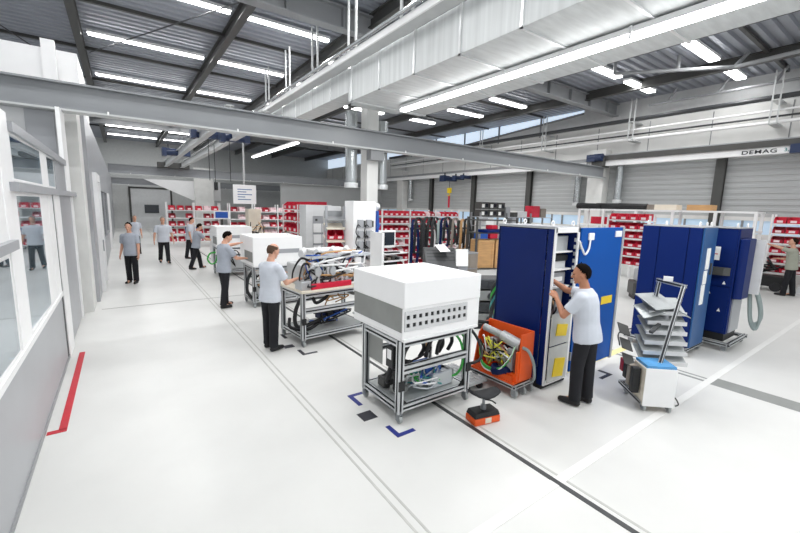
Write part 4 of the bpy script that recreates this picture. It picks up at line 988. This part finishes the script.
# clutter machines right of the farthest boxes
for k, (x, y, h, l) in enumerate(((3.7, 14.6, 1.75, 'open machine of white and silver parts right of the farthest housing'), (3.8, 11.7, 1.6, 'half assembled silver machine behind the second white housing'))):
    r = thing('open_machine', l, 'machine', (x, y, 0))
    MB().bx(0, .8, 0, .8, 0, .9).build('base', 'steel_in', r, bev=.02)
    for q in range(7):
        a = rn.uniform(0, .75); b = rn.uniform(0, .5); MB().bx(a, a+.22, b, b+.22, .9, 1.1+rn.uniform(0, h-1.2)).build('block', rn.choice(['white', 'steel_in', 'panel_grey', 'beige']), r, bev=.02)
    hoses(r, 'cable', 'black', 5, (0, 1, 0, .5, .9, h), .014, rn); hoses(r, 'cable', 'wood', 3, (0, 1, 0, .5, .9, h), .014, rn)
# items near the right edge
r = thing('black_trolley', 'black cluttered trolley between the rightmost cabinet and the man in olive', 'trolley', (17.2, 3.95, 0), -PI/2)
MB().bx(0, 1.1, 0, .6, .15, .5).build('body', 'black', r, bev=.03); MB().bx(.1, .5, .1, .5, .5, .95).build('motor', 'steel_dark', r, bev=.04)
for x in (.15, .95): MB().cyl((x, -.03, .15), (x, .03, .15), .15, n=16).build('wheel', 'rubber', r)
hoses(r, 'cable', 'black', 4, (0, 1.1, 0, .5, .4, 1.1), .03, rn)
r = thing('leaning_pole', 'light flat bar leaning beside the man in olive', 'bar', (17.15, 2.3, 0))
MB().box((0, 0, .5), (.05, .14, 1.05), rx=.35).build('bar', 'panel_pale', r)
r = thing('low_machine', 'dark low machine on the floor behind the open blue door', 'machine', (11.6, 4.9, 0), -.9)
MB().bx(0, .9, 0, .6, .1, .5).build('body', 'steel_dark', r, bev=.04); MB().bx(.1, .6, .1, .5, .5, .85).build('motor', 'panel_grey', r, bev=.04); MB().bx(.05, .85, .05, .55, 0, .1).build('base', 'black', r)
tag(MB().tube([(7.3, 3.2, .01), (8.2, 3.6, .01), (9.4, 3.5, .01), (10.5, 4.2, .01)], .012, 6, 6).build('floor_cable', 'rubber', smooth=True), 'thin dark cable lying on the floor left of the closed cabinet', 'cable')

# ------------------------------------------------------------------ people
def remesh(g, name, m, parent, vox, it=3):
    o = g.build(name, m, parent)
    md = o.modifiers.new('R', 'REMESH'); md.mode = 'VOXEL'; md.voxel_size = vox; md.use_smooth_shade = True
    sm = o.modifiers.new('S', 'SMOOTH'); sm.factor = .5; sm.iterations = it
    bpy.context.view_layer.update()
    me = bpy.data.meshes.new_from_object(o.evaluated_get(bpy.context.evaluated_depsgraph_get()))
    o.modifiers.clear(); o.data = me; me.materials.clear(); me.materials.append(MATS[m])
    me.polygons.foreach_set('use_smooth', [True]*len(me.polygons)); me.name = name
    return o
def person(label, loc, heading, lean=0, legs=((0, 0), (0, 0)), arms=None, gaze=(0, 0), shirt='shirt', hair='hair_dark', style='short', skin='skin', vox=.011, scale=1.0, twist=0, build_=1.0, splay=.03):
    """local axes: x right, y forward, z up. legs: (swing forward, knee bend) for left, right in radians.
       arms: (upper dir, fore dir, palm normal) for left, right"""
    r = thing('person', label, 'person', (loc[0], loc[1], 0), 0)
    r.rotation_euler = (0, 0, math.atan2(-heading[0], heading[1])); r.scale = (scale,)*3
    if arms is None: arms = (((-.16, .05, -1), (-.05, .22, -1), (1, 0, 0)), ((.16, .05, -1), (.05, .22, -1), (-1, 0, 0)))
    J = []
    for s, (a, k) in zip((-1, 1), legs):
        hip = Vector((s*.085, 0, 0)); kn = hip+Vector((s*splay, math.sin(a), -math.cos(a))).normalized()*.44
        an = kn+Vector((s*splay*.5, math.sin(a-k), -math.cos(a-k))).normalized()*.42
        J.append((s, hip, kn, an, a-k))
    hz = .088-min(j[3].z for j in J)
    up = Vector((0, math.sin(lean), math.cos(lean))); fw = Vector((0, math.cos(lean), -math.sin(lean))); rt = Vector((1, 0, 0))
    P0 = Vector((0, 0, hz))
    R_tw = Matrix.Rotation(twist, 3, up)
    def T(x, y, h):
        f = max(0, min(1, h/.4)); q = Matrix.Rotation(twist*f, 3, up)
        return P0+up*h+q @ (rt*x+fw*y)
    def torso(g, e, h0, h1):
        prof_ = [(-.12, .172, .132), (-.05, .172, .132), (.03, .165, .125), (.12, .155, .115), (.24, .168, .12), (.36, .188, .122), (.45, .18, .108), (.5, .13, .088), (.54, .075, .07), (.6, .056, .06)]
        R = []
        for h, a, b in prof_:
            if h < h0-1e-6 or h > h1+1e-6: continue
            a = (a*build_ if h < .5 else a)+e; b = (b*build_ if h < .5 else b)+e
            R.append([T(a*math.cos(t)*(1 if abs(math.cos(t)) < .9 else .98), b*math.sin(t), h) for t in [2*PI*j/20 for j in range(20)]])
        g.rings(R)
    sh = []; body = MB(); shirt_g = MB(); tr = MB()
    torso(body, -.008, -.12, .6)
    torso(shirt_g, .018, -.12, .54)
    ring = [[T((.165*build_+.002)*math.cos(t), (.125*build_+.002)*math.sin(t), h) for t in [2*PI*j/20 for j in range(20)]] for h in (-.1, .0, .06)]
    tr.rings(ring)
    for (s, hip, kn, an, fa) in J:
        hip = P0+hip; kn = P0+kn; an = P0+an
        body.cap_tube(hip, kn, .075, .05); body.cap_tube(kn, an, .05, .036)
        tr.cap_tube(hip+Vector((0, 0, -.04)), kn, .094*build_, .08); tr.cap_tube(kn, kn.lerp(an, .9), .08, .072)
        tr.cyl(kn.lerp(an, .6), an+(an-kn).normalized()*.02, .071, .076, n=14)
        body.cap_tube(an, an+Vector((0, .14, -.05)), .034, .028)
        d_ = Vector((s*.12, 1, min(0, fa)*.35 if fa < 0 else fa*.3)).normalized()
        sg = MB(); hl = an+Vector((0, -.03, -.045)); sg.cap_tube(hl, hl+d_*.1, .045, .046); sg.cap_tube(hl+d_*.1+Vector((0, 0, .0)), hl+d_*.2-Vector((0, 0, .006)), .047, .036); sg.cap_tube(an+Vector((0, -.02, .02)), hl+d_*.06, .05, .045)
        zmin = min(v[2] for v in sg.v)
        sg.v = [(v[0], v[1], max(v[2], min(zmin+.012, .03))) for v in sg.v]
        so = remesh(sg, 'shoe', 'shoe', r, max(vox, .011), 2)
    for s, (ud, fd, pn) in zip((-1, 1), arms):
        S = T(s*.178*build_, 0, .44); U = Vector(ud).normalized(); Fd = Vector(fd).normalized()
        E_ = S+U*.29; Wr = E_+Fd*.25
        body.cap_tube(S, E_, .052, .041); body.cap_tube(E_, Wr, .043, .027)
        shirt_g.cap_tube(T(s*.12, 0, .43), S, .085, .074); shirt_g.cap_tube(S, S+U*.1, .074, .07); shirt_g.cyl(S+U*.02, S+U*.21, .072, .072, n=16)
        n_ = Vector(pn); n_ = (n_-Fd*n_.dot(Fd)).normalized(); wv = Fd.cross(n_).normalized()
        # palm
        R = []
        for t, w, th in ((-.01, .025, .02), (.02, .034, .019), (.06, .042, .017), (.095, .04, .014)):
            R.append([Wr+Fd*t+wv*(w*math.cos(q))+n_*(th*math.sin(q)) for q in [2*PI*j/12 for j in range(12)]])
        body.rings(R)
        # the thumb leaves the forward/upper side of the palm
        ref = Vector((0, .8, .6)); ts = 1 if wv.dot(ref) >= 0 else -1
        for i, L in enumerate((.072, .08, .074, .058)):
            b = Wr+Fd*.085+wv*ts*(.031-.0205*i); c1 = b+Fd*L*.5+n_*L*.12; c2 = c1+Fd*L*.4+n_*L*.3
            body.cap_tube(b-Fd*.02, c1, .0105, .0095, 8); body.cap_tube(c1, c2, .0095, .0075, 8)
        b = Wr+Fd*.03+wv*ts*.03; c1 = b+Fd*.035+wv*ts*.025+n_*.012; c2 = c1+Fd*.032+wv*ts*.004+n_*.012
        body.cap_tube(b, c1, .014, .012, 8); body.cap_tube(c1, c2, .012, .009, 8)
    # head
    nb = T(0, .0, .54); gy, gp = gaze
    HM = Matrix.Rotation(gy, 3, 'Z') @ Matrix.Rotation(gp-lean*.5, 3, 'X')
    hc = nb+up*.07+HM @ Vector((0, .025, .115))
    def h_(x, y, z): return hc+HM @ Vector((x, y, z))
    M4 = HM.to_4x4()
    body.cap_tube(nb-up*.04, h_(0, -.015, -.05), .058, .054)
    body.sph(h_(0, -.012, .025), (.074, .094, .088), M4); body.sph(h_(0, .022, -.05), (.057, .066, .07), M4); body.sph(h_(0, .03, -.01), (.066, .06, .06), M4)
    body.cap_tube(h_(0, .086, .01), h_(0, .106, -.026), .009, .014, 8)
    body.sph(h_(0, .086, -.066), (.024, .012, .008), M4); body.sph(h_(0, .076, -.1), (.025, .018, .016), M4); body.sph(h_(0, .077, .026), (.05, .014, .01), M4)
    for s in (-1, 1): body.sph(h_(s*.074, -.008, -.018), (.01, .022, .032), M4); body.sph(h_(s*.04, .062, -.03), (.02, .02, .016), M4)
    remesh(body, 'body', skin, r, vox, 2)
    remesh(shirt_g, 'shirt', shirt, r, max(vox, .013), 4)
    remesh(tr, 'trousers', 'trousers', r, max(vox, .013), 4)
    g = MB(); pass
    for s in (-1, 1): MB().sph(h_(s*.03, .083, .006), (.011, .007, .007), M4, 8, 6).build('eye', 'eye', r, smooth=True)
    MB().sph(h_(0, .094, -.066), (.02, .006, .006), M4, 8, 6).build('mouth', 'lips', r, smooth=True)
    base_ = lambda l: l.z > (-.088 if l.y < -.03 else -.088+(l.y+.03)*1.9) and not (abs(l.x) > .055 and l.y > -.03 and l.z < -.005)
    if style == 'bald': kp = lambda l: base_(l) and l.z < .052
    else: kp = base_
    g = MB(); g.sph(h_(0, -.017, .012), (.087, .106, .116), M4, 40, 28, kp)
    rj = random.Random(5); g.v = [tuple(Vector(v)+Vector((rj.uniform(-1, 1), rj.uniform(-1, 1), rj.uniform(-1, 1)))*.0022) for v in g.v]
    o = g.build('hair', hair, r, smooth=True, fix=False)
    so = o.modifiers.new('Solid', 'SOLIDIFY'); so.thickness = .02; so.offset = -1
    return r
D = lambda a: (math.sin(math.radians(a)), math.cos(math.radians(a)))      # compass heading: 0 = down the hall, 90 = right
person('dark haired man in pale shirt seen from behind, reaching into the open blue cabinet', (4.58, 2.4), D(-4), .15, ((.08, .1), (-.03, .0)),
       (((-.25, .5, -.75), (.42, .65, .68), (0, 0, -1)), ((.0, .95, .0), (-.4, .7, .5), (0, 0, -1))), (.6, -.15), 'shirt_light', 'hair_dark', 'short', 'skin_tan', .009, 1.0, .2, 1.08)
person('balding man in pale shirt standing at the open machine cart, seen from behind', (1.9, 6.3), D(62), .05, ((.06, .05), (-.06, .0)),
       (((-.25, .6, -.7), (.2, 1, .15), (0, 0, -1)), ((.15, .45, -.85), (-.1, 1, .1), (0, 0, -1))), (-.1, -.35), 'shirt_light', 'hair_thin', 'bald', 'skin', .01, 1.0, -.1, 1.05)
person('dark haired man in grey shirt reaching around the second white housing', (1.84, 9.55), D(72), .06, ((.12, .1), (-.1, .05)),
       (((-.3, .95, .1), (.1, 1, .15), (0, 0, -1)), ((.1, .6, -.8), (-.15, 1, -.1), (0, 0, -1))), (-.25, -.5), 'shirt_grey', 'hair_dark', 'short', 'skin', .011, 1.0)
person('man in grey blue shirt standing in the left aisle with hands at his sides', (.14, 13.7), D(205), 0, ((.03, 0), (-.05, .03)),
       (((-.14, .05, -1), (-.05, .2, -1), (1, 0, 0)), ((.16, -.1, -1), (.1, .35, -1), (-1, 0, 0))), (.15, -.2), 'shirt_grey', 'hair_dark', 'short', 'skin', .011, 1.0)
person('grey haired man in pale shirt walking towards us in the aisle', (1.27, 17.8), D(176), .04, ((.22, .12), (-.16, .25)),
       (((-.3, -.15, -1), (-.15, .3, -1), (1, 0, 0)), ((.3, .15, -1), (.15, .35, -1), (-1, 0, 0))), (0, -.25), 'shirt_light', 'hair_grey', 'short', 'skin', .012, 1.03, 0, 1.15)
person('man in pale shirt standing at the far end of the left aisle behind the others', (.45, 21.5), D(170), 0, ((.03, 0), (-.03, 0)), None, (.2, -.1), 'shirt', 'hair_grey', 'short', 'skin', .013, .98)
person('man in grey shirt leaning over the farthest cart with legs apart', (2.12, 15.7), D(75), .16, ((.3, .15), (-.28, .1)),
       (((-.2, .8, -.6), (.1, 1, -.2), (0, 0, -1)), ((.2, .7, -.7), (-.1, 1, -.25), (0, 0, -1))), (0, -.4), 'shirt_grey', 'hair_brown', 'short', 'skin', .012, .95)
person('man in pale shirt half hidden behind the one leaning over the farthest cart', (2.3, 18.8), D(110), .12, ((.1, .05), (-.12, .05)), None, (-.2, -.3), 'shirt', 'hair_dark', 'short', 'skin', .013)
person('man in olive shirt stretching an arm towards the rightmost cabinet', (16.65, 2.62), D(2), .06, ((.1, .05), (-.1, .05)),
       (((-.25, 1, .42), (-.05, 1, .3), (0, 0, -1)), ((.2, .35, -.9), (-.3, 1, .0), (0, 0, -1))), (.25, .1), 'shirt_olive', 'hair_brown', 'short', 'skin', .012)
